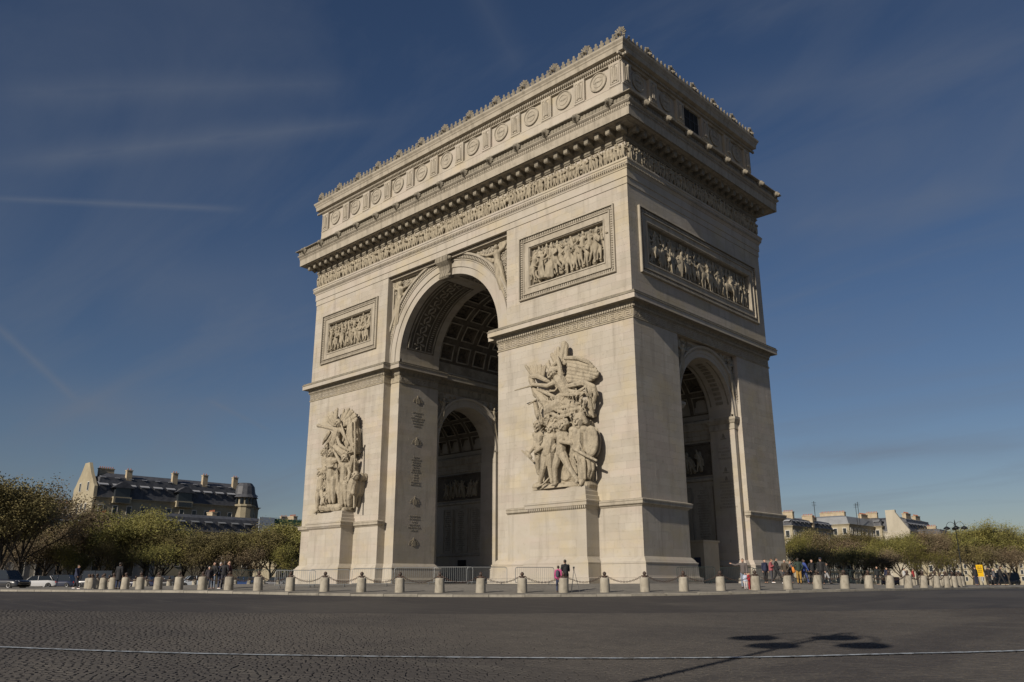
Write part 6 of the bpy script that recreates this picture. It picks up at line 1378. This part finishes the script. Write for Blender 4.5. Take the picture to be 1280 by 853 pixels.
# ================================================================== cars
M_GL = mat('car_glass', (.02, .025, .03), .08); M_TY = mat('tyre', (.015, .015, .015), .9); M_RIM = mat('rim', (.35, .35, .36), .35, .7); M_HL = mat('headlight', (.7, .72, .75), .15); M_TL = mat('tail_light', (.35, .01, .01), .3); M_CBL = mat('black_trim', (.02, .02, .02), .6)
def car_meshes(h=1.46, L_=4.2, van=False):
    w = .88; out = {}
    def sect(x, z0, z1, hw, rnd=.12): return [(x, -hw, z0), (x, -hw - .02, (z0 + z1) / 2), (x, -hw + .03, z1 - .05), (x, -hw + rnd, z1), (x, hw - rnd, z1), (x, hw - .03, z1 - .05), (x, hw + .02, (z0 + z1) / 2), (x, hw, z0)]
    hl = L_ / 2; bz = .88 if not van else 1.05
    m = MB(); S_ = [(-hl, .38, .62, w * .82), (-hl + .08, .28, .72, w * .93), (-hl + .5, .24, bz - .08, w), (-hl + 1.1, .24, bz, w), (0, .22, bz + .02, w), (hl - .9, .24, bz + .04, w), (hl - .25, .26, bz, w * .97), (hl, .36, bz - .14, w * .88)]
    m.grid([sect(*q) for q in S_]); k = len(m.v); m.v += sect(*S_[0]); m.f.append(tuple(range(k, k + 8))); m.m.append(0); k = len(m.v); m.v += sect(*S_[-1]); m.f.append(tuple(range(k, k + 8))); m.m.append(0)
    m.box(-hl + .3, hl - .3, -w * .9, w * .9, .2, .3); r0, r1 = (-hl + 1.55, hl - .75) if not van else (-hl + 1.1, hl - .15)
    m.grid([[(r0, -w * .72, h - .03), (r0, w * .72, h - .03)], [((r0 + r1) / 2, -w * .76, h + .02), ((r0 + r1) / 2, w * .76, h + .02)], [(r1, -w * .7, h - .04), (r1, w * .7, h - .04)]])
    for x0, x1 in ((-hl + .95, r0), (hl - .35 if not van else hl - .06, r1), (.15, .15)):
        for s in (-1, 1): m.tube([(x0, s * w * .93, bz), (x1, s * w * .74, h - .03)], .035, n=4)
    out['body'] = m; m = MB()
    b = bz - .01; a0_, a1_ = -hl + .95, (hl - .35 if not van else hl - .06)
    P_ = [(a0_, w * .90, b), (a1_, w * .90, b), (r1, w * .72, h - .05), (r0, w * .72, h - .05)]
    for s in (-1, 1): m.quad(*[(x, s * y, z) for x, y, z in P_])
    m.quad((a0_, -w * .9, b), (a0_, w * .9, b), (r0, w * .72, h - .05), (r0, -w * .72, h - .05)); m.quad((a1_, -w * .9, b), (a1_, w * .9, b), (r1, w * .72, h - .05), (r1, -w * .72, h - .05))
    out['windows'] = m
    m = MB(); m.lathe([(.18, -.1), (.31, -.1), (.325, -.06), (.325, .06), (.31, .1), (.18, .1)], n=16); out['tyre'] = m
    m = MB(); m.lathe([(.05, .085), (.19, .105), (.2, .06), (.05, .05)], n=10); out['rim'] = m
    m = MB(); m.capsule((-hl + .1, -.62, .64), (-hl + .28, -.74, .68), .09, .07); m.capsule((-hl + .1, .62, .64), (-hl + .28, .74, .68), .09, .07); out['headlights'] = m
    m = MB(); m.box(hl - .06, hl + .01, -.8, -.62, .62, .82); m.box(hl - .06, hl + .01, .62, .8, .62, .82); out['tail_lights'] = m
    m = MB(); m.box(-hl - .02, -hl + .05, -.5, .5, .42, .56); m.box(-hl - .03, -hl, -.25, .25, .36, .42); out['grille'] = m
    ms = dict(windows=M_GL, tyre=M_TY, rim=M_RIM, headlights=M_HL, tail_lights=M_TL, grille=M_CBL, body=PLAIN)
    return {k: v.mesh(k, ms[k], k in ('body', 'tyre')) for k, v in out.items()}, hl
CARS = {'car': car_meshes(), 'suv': car_meshes(1.68, 4.5), 'van': car_meshes(2.3, 5.2, True)}
PAINTS = {}
def car(kind, px, s, rot, col, label):
    me, hl = CARS[kind]; p = at(px, s); p.z = zroad(p.x, p.y)
    t = thing('parked_van' if kind == 'van' else 'car', label, 'van' if kind == 'van' else 'car', p, YAW + radians(rot))
    if col not in PAINTS:
        q = mat('car_paint', col, .3); q.node_tree.nodes['Principled BSDF'].inputs['Coat Weight'].default_value = .6; PAINTS[col] = q
    for nm in ('body', 'windows', 'grille'): o = link(nm, me[nm], t); 
    t.children[0].material_slots[0].link = 'OBJECT'; t.children[0].material_slots[0].material = PAINTS[col]
    for ch in t.children:
        if ch.name.startswith('body'): ch.material_slots[0].link = 'OBJECT'; ch.material_slots[0].material = PAINTS[col]
    for nm in ('headlights', 'tail_lights'): link(nm, me[nm], t)
    for x in (-hl + .85, hl - .8):
        for y in (-1, 1):
            w = link('wheel', me['tyre'], t, loc=(x, y * .8, .325), rot=(pi / 2 * -y, 0, 0)); link('rim', me['rim'], w)
car('suv', 3, 76, 168, (.012, .014, .02), 'dark car with lit headlamp half out of the frame at the left edge')
car('car', 46, 104, 20, (.62, .62, .62), 'white car behind the pavement on the far left, nose to the left')
car('suv', 72, 112, 5, (.02, .025, .05), 'dark blue car behind the white car on the far left')
car('van', 118, 118, 0, (.03, .03, .035), 'black van between the left tree trunks')
car('car', 176, 118, 0, (.02, .025, .06), 'navy blue car behind the railings, left of the silver car')
car('car', 241, 108, 35, (.58, .62, .66), 'silver car seen between the second and third bollards')
car('car', 303, 118, 10, (.02, .05, .16), 'blue car right of the group of tourists')
car('suv', 205, 125, 0, (.03, .03, .03), 'black car left of the silver car')
car('car', 1112, 150, 5, (.05, .02, .02), 'dark red car in the distance behind the right bollards')
car('van', 1255, 160, 0, (.03, .03, .03), 'black van at the right edge under the trees')
car('car', 1180, 150, 0, (.45, .45, .45), 'pale grey car in the distance left of the right lamp')
car('car', 345, 125, 0, (.12, .12, .13), 'grey car close to the left foot of the arch')

# ================================================================== trees
M_BARK = nmat('bark', [((.16, .14, .11), (3, 3, 1), .48, .66, .6)], (.055, .045, .035), .9)
M_TWIG = mat('twigs', (.13, .095, .065), .9)
def leafmat(name, c1, c2, trans=.25):
    m = nmat(name, [(c2, (.5, .5, .5), .42, .6, .9)], c1, .7, rand=.22); b = m.node_tree.nodes['Principled BSDF']; 
    return m
LEAF = [leafmat('young_green_leaves', (.20, .18, .050), (.135, .135, .038)), leafmat('olive_buds', (.175, .145, .058), (.12, .105, .042)), leafmat('brown_buds', (.15, .11, .066), (.115, .095, .052))]
def tree_meshes(seed, H=13.0, spread=.85, dens=1.0):
    r = random.Random(seed); tb = MB(); tw = MB(); lf = MB(); tips = []
    def branch(p, d, ln, rad, lvl):
        pts = [p]; rr_ = [rad]; n = 4 if lvl < 3 else 3
        for i in range(n):
            j = .16 if lvl < 2 else .28
            d = (d + V((r.uniform(-j, j), r.uniform(-j, j), r.uniform(-j * .6, j) + (.05 if lvl > 1 else 0)))).normalized(); pts.append(pts[-1] + d * ln / n); rr_.append(rad * (1 - .55 * (i + 1) / n))
        (tb if lvl < 3 else tw).tube(pts, rr_, n=(8, 6, 5, 3, 3)[min(lvl, 4)], cap=False)
        if lvl >= 3: tips.extend(pts[1:])
        if lvl >= 4: return
        k = (6, 5, 5, 4)[lvl]
        for i in range(k):
            t = (.5 + .5 * (i + 1) / k) if lvl else (.5 + .5 * (i + 1) / k); q = min(int(t * n), n - 1); base = pts[q].lerp(pts[q + 1], t * n - q) if q + 1 < len(pts) else pts[-1]
            az = r.uniform(0, 2 * pi) if lvl else 2 * pi * i / k + r.uniform(-.4, .4); tilt = r.uniform(.3, 1.15) * spread
            side = V((cos(az), sin(az), 0)); nd = (d * cos(tilt) + side * sin(tilt) + V((0, 0, .12 if lvl < 2 else r.uniform(-.45, .25)))).normalized()
            branch(base, nd, ln * r.uniform(.58, .80) * (1.35 if lvl == 0 else 1), rr_[q] * .62, lvl + 1)
        if lvl < 3: branch(pts[-1], d, ln * .66, rr_[-1], lvl + 1)
    branch(V((0, 0, -.4)), V((0, 0, 1)), H * .23, H * .016, 0)
    for p in tips:
        if r.random() > dens: continue
        for _ in range(8):
            c = p + V((r.gauss(0, .34), r.gauss(0, .28), r.gauss(0, .28))); s_ = r.uniform(.045, .10); a = V((r.uniform(-1, 1), r.uniform(-1, 1), r.uniform(-1, 1))).normalized(); b_ = a.orthogonal().normalized()
            lf.quad(c - a * s_, c + b_ * s_ * .6, c + a * s_, c - b_ * s_ * .6)
    mt = tb.mesh('trunk', M_BARK, True); mw = tw.mesh('twigs', M_TWIG); mf = lf.mesh('crown', LEAF[0])
    zs = sorted(v[2] for v in lf.v); return mt, mw, mf, zs[int(len(zs) * .995)]
TV = [tree_meshes(40 + i, 13.0, (.8, .95, .7, .85)[i], (1.0, .8, .9, .6)[i]) for i in range(4)] + [tree_meshes(60 + i, 9.0, (.8, .95)[i], .22) for i in range(2)]
def tree(px, s, top, var, leaf, lb):
    mt, mw, mf, h = TV[var]; p = at(px, s, 8); p.z = zroad(p.x, p.y) - .1; k = (zat(top, s, px) - p.z) / h
    t = thing('tree', lb, 'tree', p, random.uniform(0, 6.28), group='trees round the square'); sx = k * random.uniform(.95, 1.3)
    link('trunk', mt, t, scale=(sx, sx, k)); link('twigs', mw, t, scale=(sx, sx, k), kind='stuff'); o = link('crown', mf, t, scale=(sx, sx, k), kind=None)
    o.material_slots[0].link = 'OBJECT'; o.material_slots[0].material = LEAF[leaf]
random.seed(77)
TR = [(-60, 118, 600, 0, 1), (-25, 124, 604, 1, 1), (6, 122, 600, 0, 1), (30, 134, 610, 3, 2), (8, 150, 640, 2, 0), (76, 150, 656, 2, 1), (104, 146, 652, 3, 2), (132, 150, 640, 0, 0), (160, 146, 638, 1, 0), (184, 152, 644, 2, 0), (208, 150, 660, 1, 1), (236, 150, 668, 0, 0), (262, 148, 664, 3, 1), (288, 150, 666, 2, 1), (316, 152, 660, 1, 0), (343, 150, 658, 3, 1), (370, 154, 654, 0, 0), (396, 156, 655, 2, 0), (60, 170, 655, 1, 2), (150, 175, 655, 3, 1), (250, 176, 672, 2, 2), (330, 178, 670, 0, 2),
      (995, 165, 668, 3, 0), (1018, 172, 664, 2, 1), (1046, 165, 668, 1, 2), (1070, 172, 666, 0, 1), (1094, 168, 672, 3, 0), (1120, 165, 668, 1, 0), (1146, 172, 670, 2, 0), (1166, 165, 664, 0, 2), (1188, 178, 662, 1, 1), (1214, 168, 664, 3, 0), (1240, 165, 654, 0, 0), (1264, 172, 664, 2, 1), (1290, 170, 668, 1, 0), (1318, 170, 664, 0, 1), (1036, 205, 672, 0, 0), (1132, 205, 674, 0, 1), (1228, 205, 664, 2, 0), (1180, 205, 672, 2, 2)]
LOW = [(20, 140, 672, 1, 2, 'before the pale mansion on the far left'), (62, 143, 676, 3, 1, 'over the white car'), (92, 138, 680, 0, 0, 'right of the white car'), (146, 141, 676, 2, 1, 'behind the left lamp pole'), (198, 143, 678, 3, 0, 'above the first free bollards'), (246, 145, 684, 1, 1, 'right behind the silver car'), (304, 146, 682, 0, 2, 'behind the blue car'), (352, 148, 680, 2, 0, 'close to the left foot of the arch'), (1010, 150, 684, 1, 1, 'behind the green coat and mustard trousers'), (1058, 152, 682, 3, 0, 'behind the dark barriers on the right'), (1104, 150, 686, 2, 2, 'behind the distant visitors'), (1152, 152, 682, 0, 0, 'above the last large bollard'), (1208, 154, 680, 1, 1, 'left of the yellow notice'), (1252, 154, 682, 3, 2, 'behind the rightmost guard')]
KINDS = ['young green', 'olive budding', 'brown, barely budding']
TXT = ['tree leaning out of the left edge of the photo', 'tall tree right at the left edge', 'tallest tree of the left clump', 'bare topped tree on the right shoulder of the left clump', 'lower tree under the tall left clump', 'tree before the row of small windows on the left', 'tree before the pale gable', 'tree under the left half of the big mansard roof', 'tree over the lone visitor in black', 'round tree above the navy car', 'tree above the first two bollards', 'tree above the silver car', 'tree over the group of tourists', 'tree just right of the group of tourists', 'tree before the scaffolding', 'second tree from the left foot of the arch', 'tree touching the left edge of the arch', 'tree mostly hidden by the left pier', 'tree in the second row behind the white car', 'tree in the second row behind the left lamp', 'tree in the second row behind the tourists', 'tree in the second row before the scaffolding',
       'first tree right of the arch', 'second tree right of the arch', 'tree before the grey mansard roof', 'tree below the chimneys of the grey roof', 'tree below the television aerials', 'bright tree below the white gable', 'tree right of the white gable', 'tree left of the tall right lamp', 'tree directly behind the tall right lamp', 'tree right of the tall lamp', 'tallest tree on the right, above the yellow notice', 'tree right of the guards', 'tree at the right edge of the photo', 'tree just out of the right edge', 'second row tree behind the guards in black', 'second row tree below the white gable', 'second row tree above the yellow notice', 'second row tree left of the lamp']
for (px, s, top, v_, lf_), tx in zip(TR, TXT): tree(px, s, top, v_, lf_, KINDS[lf_] + ' ' + tx)

for px, s, top, v_, lf_, tx in LOW: tree(px, s, top, 4 + v_ % 2, lf_, 'low ' + KINDS[lf_] + ' tree ' + tx)
# ================================================================== buildings round the square
M_WALL = nmat('paris_stone_wall', [((.25, .21, .14), (.3, .3, .3), .42, .66, .7), ((.22, .19, .14), (2, 2, .4), .5, .75, .5)], (.34, .30, .21), .85); M_WALLW = nmat('pale_wall', [((.34, .31, .25), (.3, .3, .3), .42, .66, .8)], (.44, .41, .35), .85)
M_SLATE = nmat('slate_roof', [((.035, .038, .045), (1, 1, 1), .42, .66, .7)], (.085, .088, .098), .55); M_ZINC = nmat('zinc_roof', [((.17, .18, .19), (.6, .6, .6), .42, .66, .7)], (.22, .23, .24), .5)
M_HOOD = mat('dormer_hood', (.34, .35, .37), .6); M_WIN = mat('window_glass', (.03, .035, .04), .15); M_WFR = mat('window_joinery', (.5, .48, .43), .6); M_POT = mat('chimney_pots', (.36, .12, .06), .8); M_CHIM = nmat('chimney_stone', [((.28, .22, .14), (1, 1, 1), .42, .66, .7)], (.40, .335, .235), .85)
def window_mesh(w, h, arch=False):
    m = MB(); m.mi = 0; m.box(-w / 2 - .15, w / 2 + .15, -.12, .02, -.12, 0); m.box(-w / 2 - .15, -w / 2, -.10, .02, 0, h + .2); m.box(w / 2, w / 2 + .15, -.10, .02, 0, h + .2); m.box(-w / 2, w / 2, -.10, .02, h, h + .2)
    fr = m.mesh('window', M_WFR); m = MB(); m.quad((-w / 2, -.015, 0), (w / 2, -.015, 0), (w / 2, -.015, h), (-w / 2, -.015, h)); m2 = m.mesh('pane', M_WIN); return fr, m2
WIN = {}
def building(name, label, loc, rz, L_, D_, eave, top, inset=2.2, bay=3.2, floors=4, wall=None, roof=None, faces=('f', 'r', 'l'), chim=(), dorm=1, gf=0.0, wh=2.0, ww=1.15, z0=-2.0, white_dormer=True):
    wall = wall or M_WALL; roof = roof or M_SLATE
    t = thing(name, label, 'building', loc, rz)
    m = MB(); m.box(0, L_, 0, D_, z0, eave)
    m.build('wall', wall, t); m = MB(); sweep(m, [(0, 0), (L_, 0), (L_, D_), (0, D_)], [(0, eave - .7), (.15, eave - .6), (.2, eave - .3), (.5, eave - .2), (.55, eave), (0, eave + .05)]); fh = (eave - .8 - gf) / floors
    for f in range(1, floors): sweep(m, [(0, 0), (L_, 0), (L_, D_), (0, D_)], [(0, gf + f * fh - .3), (.12, gf + f * fh - .25), (.25, gf + f * fh - .05), (0, gf + f * fh)])
    m.build('cornice', wall, t, kind='stuff')
    m = MB(); i_ = inset; P0 = [(0, 0, eave + .03), (L_, 0, eave + .03), (L_, D_, eave + .03), (0, D_, eave + .03)]; P1 = [(i_ * .45, i_ * .45, lerp(eave, top, .8)), (L_ - i_ * .45, i_ * .45, lerp(eave, top, .8)), (L_ - i_ * .45, D_ - i_ * .45, lerp(eave, top, .8)), (i_ * .45, D_ - i_ * .45, lerp(eave, top, .8))]; P2 = [(i_ * 1.6, i_ * 1.6, top), (L_ - i_ * 1.6, i_ * 1.6, top), (L_ - i_ * 1.6, D_ - i_ * 1.6, top), (i_ * 1.6, D_ - i_ * 1.6, top)]
    m.grid([P0, P1, P2], close_u=True); m.quad(*P2); rf = m.build('roof', roof, t)
    key = (ww, round(wh, 2))
    if key not in WIN: WIN[key] = window_mesh(*key)
    fr, pn = WIN[key]
    F = {'f': (L_, lambda a: (a, 0), 0), 'r': (D_, lambda a: (L_, a), pi / 2), 'l': (D_, lambda a: (0, D_ - a), -pi / 2)}
    for fc in faces:
        ln, fn, rot = F[fc]; n = max(1, int(ln / bay)); st = ln / n
        for i in range(n):
            x, y = fn((i + .5) * st)
            for f in range(floors):
                w = link('window', fr, t, loc=(x, y, gf + f * fh + (fh - wh) * .4), rot=(0, 0, rot)); link('pane', pn, w)
            if dorm and (top - eave) > 2:
                hh = (top - eave) * (.5 if dorm == 1 else .38); off = i_ * .12
                m = DORM.setdefault((round(hh, 1), white_dormer), None)
                if m is None:
                    q = MB(); q.box(-.75, .75, 0, 2.0, 0, hh); q.mi = 1; q.quad((-1.05, -.45, hh - .1), (1.05, -.45, hh - .1), (1.05, 1.2, hh + .5), (-1.05, 1.2, hh + .5)); q.quad((-1.05, -.45, hh - .25), (1.05, -.45, hh - .25), (1.05, -.45, hh - .1), (-1.05, -.45, hh - .1)); m = q.mesh('dormer', [M_SLATE, M_HOOD if white_dormer else M_ZINC])
                    g = MB(); g.quad((-.5, -.02, .2), (.5, -.02, .2), (.5, -.02, hh - .2), (-.5, -.02, hh - .2)); DORM[(round(hh, 1), white_dormer)] = m = (m, g.mesh('pane', M_WIN))
                c, s_ = cos(rot), sin(rot); ix, iy = -s_ * off, c * off
                d = link('dormer', m[0], rf, loc=(x + ix, y + iy, eave + .25), rot=(0, 0, rot), scale=(1.25, 1, 1.25) if dorm == 2 else 1)
                if dorm == 2: link('dormer', m[0], rf, loc=(x + ix * 4, y + iy * 4, eave + .5 + hh * 1.2), rot=(0, 0, rot), scale=(.7, .8, .7))
    for a, b, w, d, zt in chim:
        m = MB(); m.mi = 0; m.box(a - w / 2, a + w / 2, b - d / 2, b + d / 2, eave - 1, zt - .4); m.box(a - w / 2 - .12, a + w / 2 + .12, b - d / 2 - .12, b + d / 2 + .12, zt - .4, zt - .15)
        m.mi = 1; k = max(2, int(max(w, d) / .55))
        for i in range(k):
            q = (i + .5) / k - .5; cx_, cy_ = (a + q * w, b) if w > d else (a, b + q * d); m.lathe([(.15, zt - .15), (.12, zt + .35)], cx_, cy_, n=6)
        m.build('chimney', [M_CHIM, M_POT], rf)
    return t
DORM = {}
def lx(px, x0, y_start): # local position on a facade lying on x = x0 and seen in photo column px
    b = YAW - atan((px - 640) / 1066.7 * 1.034); return (CAMP.y + (CAMP.x - x0) / tan(b)) - y_start
B1 = building('apartment_building', 'big cream corner building with black mansard roof, chimneys and a turret, on the left', (-198.5, 32.9, 0), pi / 2, 48.2, 18, 22.3, 29.3, inset=2.6, bay=3.6, floors=5, wall=M_WALL, faces=('f',), dorm=2, wh=2.2,
              chim=[(lx(p_, -198.5, 32.9), 1.6, 1.5, 1.1, z_) for p_, z_ in ((162, 30.4), (220, 30.8), (258, 31.0), (296, 31.2))] + [(4.5, 7, 4, 1.2, 31.0)])
m = MB(); G = [(0, -2), (0, 25.2), (1.0, 26.0), (2.2, 27.4), (3.8, 29.0), (5.0, 30.6), (6.0, 32.0), (9.0, 32.0), (10.0, 30.6), (11.2, 29.0), (12.8, 27.4), (14.0, 26.0), (15, 25.2), (15, -2)]
m.prism(G, lambda a, b: (-.5, a, b), lambda a, b: (.35, a, b)); gb_ = m.build('gable', M_WALL, B1); fr, pn = WIN[(1.15, 2.2)]
for a, b in ((4.5, 24.3), (10.3, 24.3), (4.5, 18.5), (10.3, 18.5), (7.4, 18.5), (7.4, 13), (3.5, 13), (11.3, 13)): w = link('window', fr, B1, loc=(-.5, a, b), rot=(0, 0, -pi / 2)); link('pane', pn, w)
m = MB(); m.lathe([(3.4, 8), (3.4, 22.0), (3.8, 22.4), (3.8, 22.8), (3.2, 23.0), (3.2, 25.0)], 43.8, 1.5, n=14); m.build('turret', M_WALL, B1); m = MB(); m.lathe([(4.3, 25.0), (3.4, 26.0), (3.0, 28.4), (2.3, 29.3), (2.1, 29.5), (.1, 29.6)], 43.8, 1.5, n=14); m.build('turret_roof', M_SLATE, B1)
m = MB()
for k in range(14):
    t_ = 2 * pi * k / 14; m.box(43.8 + 3.22 * cos(t_) - .35, 43.8 + 3.22 * cos(t_) + .35, 1.5 + 3.22 * sin(t_) - .35, 1.5 + 3.22 * sin(t_) + .35, 23.1, 24.8)
m.build('turret_windows', M_WIN, B1, kind='stuff')
for p_ in (153, 231):
    a = lx(p_, -198.5, 32.9); m = MB(); m.box(a - 2.4, a + 2.4, -1.2, 2.5, 20.9, 22.6); m.mi = 1; m.prism([(a - 3, 25.0), (a + 3, 25.0), (a + .6, 26.6), (a - .6, 26.6)], lambda q, z: (q, -1.4, z), lambda q, z: (q, 2.0, z)); m.build('bay_window', [M_WALL, M_SLATE], B1)
    m = MB(); m.box(a - 2.0, a + 2.0, -1.0, 2.0, 22.6, 25.0); m.box(a - 1.9, a + 1.9, -1.25, -1.2, 21.1, 22.3); m.build('bay_glazing', M_WIN, B1)
building('mansion', 'lower cream mansion with grey mansard roof before the big left building', (-165, 33, 0), pi / 2, 64, 14, 12.4, 16.6, inset=1.8, bay=3.4, floors=2, gf=3.5, wh=2.8, ww=1.3, faces=('f', 'l'), dorm=1, chim=[(20, 7, 1.2, 3, 18.0), (44, 7, 1.2, 3, 18.2)], white_dormer=False)
building('side_wing', 'narrow white wing with a row of small windows left of the pale gable', (-243, 35, 0), 0, 26, 12, 20.6, 22.6, inset=2.6, bay=2.6, floors=5, wall=M_WALLW, faces=('f',), dorm=0, chim=[(3, 5, 1, 1, 24.0), (17, 5, 1, 1, 23.8)], wh=1.9)
building('mansion', 'pale mansion glimpsed behind the trunks on the far left', (-150, -30, 0), pi / 2, 60, 12, 10.5, 14, inset=1.8, bay=3.4, floors=2, gf=1.0, wh=3.0, ww=1.4, wall=M_WALLW, faces=('f',), dorm=1, chim=[(50, 6, 1, 3, 15)])
building('town_house', 'low cream house seen between the left trees beside the arch', (-150, 60, 0), pi / 2, 30, 12, 8.5, 11, inset=1.6, bay=3.2, floors=2, gf=.5, wh=2.2, faces=('f',), dorm=0)
building('apartment_building', 'far block with a small dark turret just left of the arch', (-255, 118, 0), pi / 2, 45, 14, 21.6, 23.4, inset=2, bay=3.4, floors=5, wall=M_WALLW, faces=('f',), dorm=0, chim=[(8, 3, 3, 1, 25.4), (22, 3, 3, 1, 25.2), (36, 3, 3, 3, 26.6)])
# scaffolding on the mansion roof
t = thing('scaffold', 'grey scaffold with green netting on the roof of the left mansion', 'scaffold', (-163.5, 70, 11.5), pi / 2)
m = MB()
for i in range(13):
    x = -8 + i * 2.4; m.tube([(x, -1.4, -1), (x, -1.4, 5.2)], .06, n=4); m.tube([(x, 0, -1), (x, 0, 5.2)], .06, n=4)
for z in (0, 1.8, 3.6, 5.0): m.tube([(-8, -1.4, z), (20.8, -1.4, z)], .05, n=4)
m.build('tubes', M_STEEL, t, kind='stuff'); m = MB(); m.box(-8, 20.8, -1.5, -1.46, 3.4, 4.8); m.build('netting', mat('green_netting', (.05, .13, .08), .8), t); m = MB(); m.box(-9, -4.6, -1.7, -1.5, .8, 5.0); m.build('pale_sheet', mat('pale_sheet', (.35, .40, .45), .7), t)
# right side
def corner(px, s, x_len): p = at(px, s, 18); return (p.x - x_len, p.y, 0)
building('apartment_building', 'yellowish corner building with dark roof and red potted chimneys right of the arch', corner(989, 255, 22), 0, 22, 30, 16.6, 19.3, inset=1.8, bay=3.0, floors=5, faces=('f', 'r'), dorm=1, chim=[(19.5, 3.5, 3.2, 1.2, 21.2), (15, 1.5, 3, 1.2, 21.0), (20.5, 15, 3.4, 1.2, 20.6), (17, 26, 1.2, 4, 20.8)], white_dormer=True)
building('apartment_building', 'block with a broad grey mansard roof, the second building right of the arch', corner(1061, 290, 26), 0, 26, 27, 19.4, 22.6, inset=2.2, bay=3.2, floors=6, faces=('f', 'r'), roof=M_ZINC, dorm=0, chim=[(17, 9, 9, 1.4, 24.4), (23.5, 20, 1.2, 6, 23.9)])
building('apartment_building', 'narrow shadowed block between the grey roof and the white gable', corner(1102, 305, 16), 0, 16, 20, 19.6, 22.8, inset=1.6, bay=3.0, floors=6, faces=('f', 'r'), dorm=1, chim=[(12, 3, 4, 1.2, 24.8), (8, 10, 5, 1.2, 24.2)], white_dormer=False)
t = building('apartment_building', 'block with a tall white stepped gable and dark roof with pale dormers on the right', corner(1136, 300, 18), 0, 18, 26, 17.6, 22.8, inset=2.4, bay=3.2, floors=5, faces=('r',), wall=M_WALLW, dorm=2, chim=[(15, 8, 1.4, 5, 24.4), (15, 18, 1.4, 5, 24.0)])
m = MB(); m.prism([(10.6, -2), (10.6, 25.2), (14, 25.2), (14, 24.3), (16.8, 20.0), (18.3, 17.8), (18.3, -2)], lambda a, b: (a, -.5, b), lambda a, b: (a, .6, b)); m.build('gable', nmat('rendered_gable', [((.30, .27, .21), (.5, .5, .12), .4, .7, .8)], (.40, .365, .29)), t)
building('town_house', 'small tan building peeping over the trees left of the right lamp', corner(1176, 300, 14), 0, 14, 10, 16.5, 18.6, inset=1.8, bay=3, floors=5, faces=('f', 'r'), dorm=0, chim=[(10, 3, 3, 1, 19.6)])
building('apartment_building', 'distant cream block low over the trees at the right edge', corner(1330, 420, 60), 0, 60, 14, 17, 19, inset=2, bay=3.6, floors=5, faces=('f',), wall=M_WALL, dorm=0)
# aerials
for px, s, z, lb in ((1027, 262, 24.5, 'thin mast rising behind the first roofs right of the arch'), (1080, 292, 26.6, 'left of the two television aerials over the grey roof'), (1083, 296, 27.4, 'right of the two television aerials over the grey roof')):
    p = at(px, s); p.z = 18; t = thing('aerial', lb, 'aerial', p, YAW); m = MB(); m.tube([(0, 0, 0), (0, 0, z - 18)], .09, n=5); m.build('mast', M_LAMP, t); m = MB()
    for k in range(3): m.tube([(-.7, 0, z - 18.4 - k * .5), (.7, 0, z - 18.4 - k * .5)], .05, n=4)
    m.build('rods', M_LAMP, t, kind='stuff')
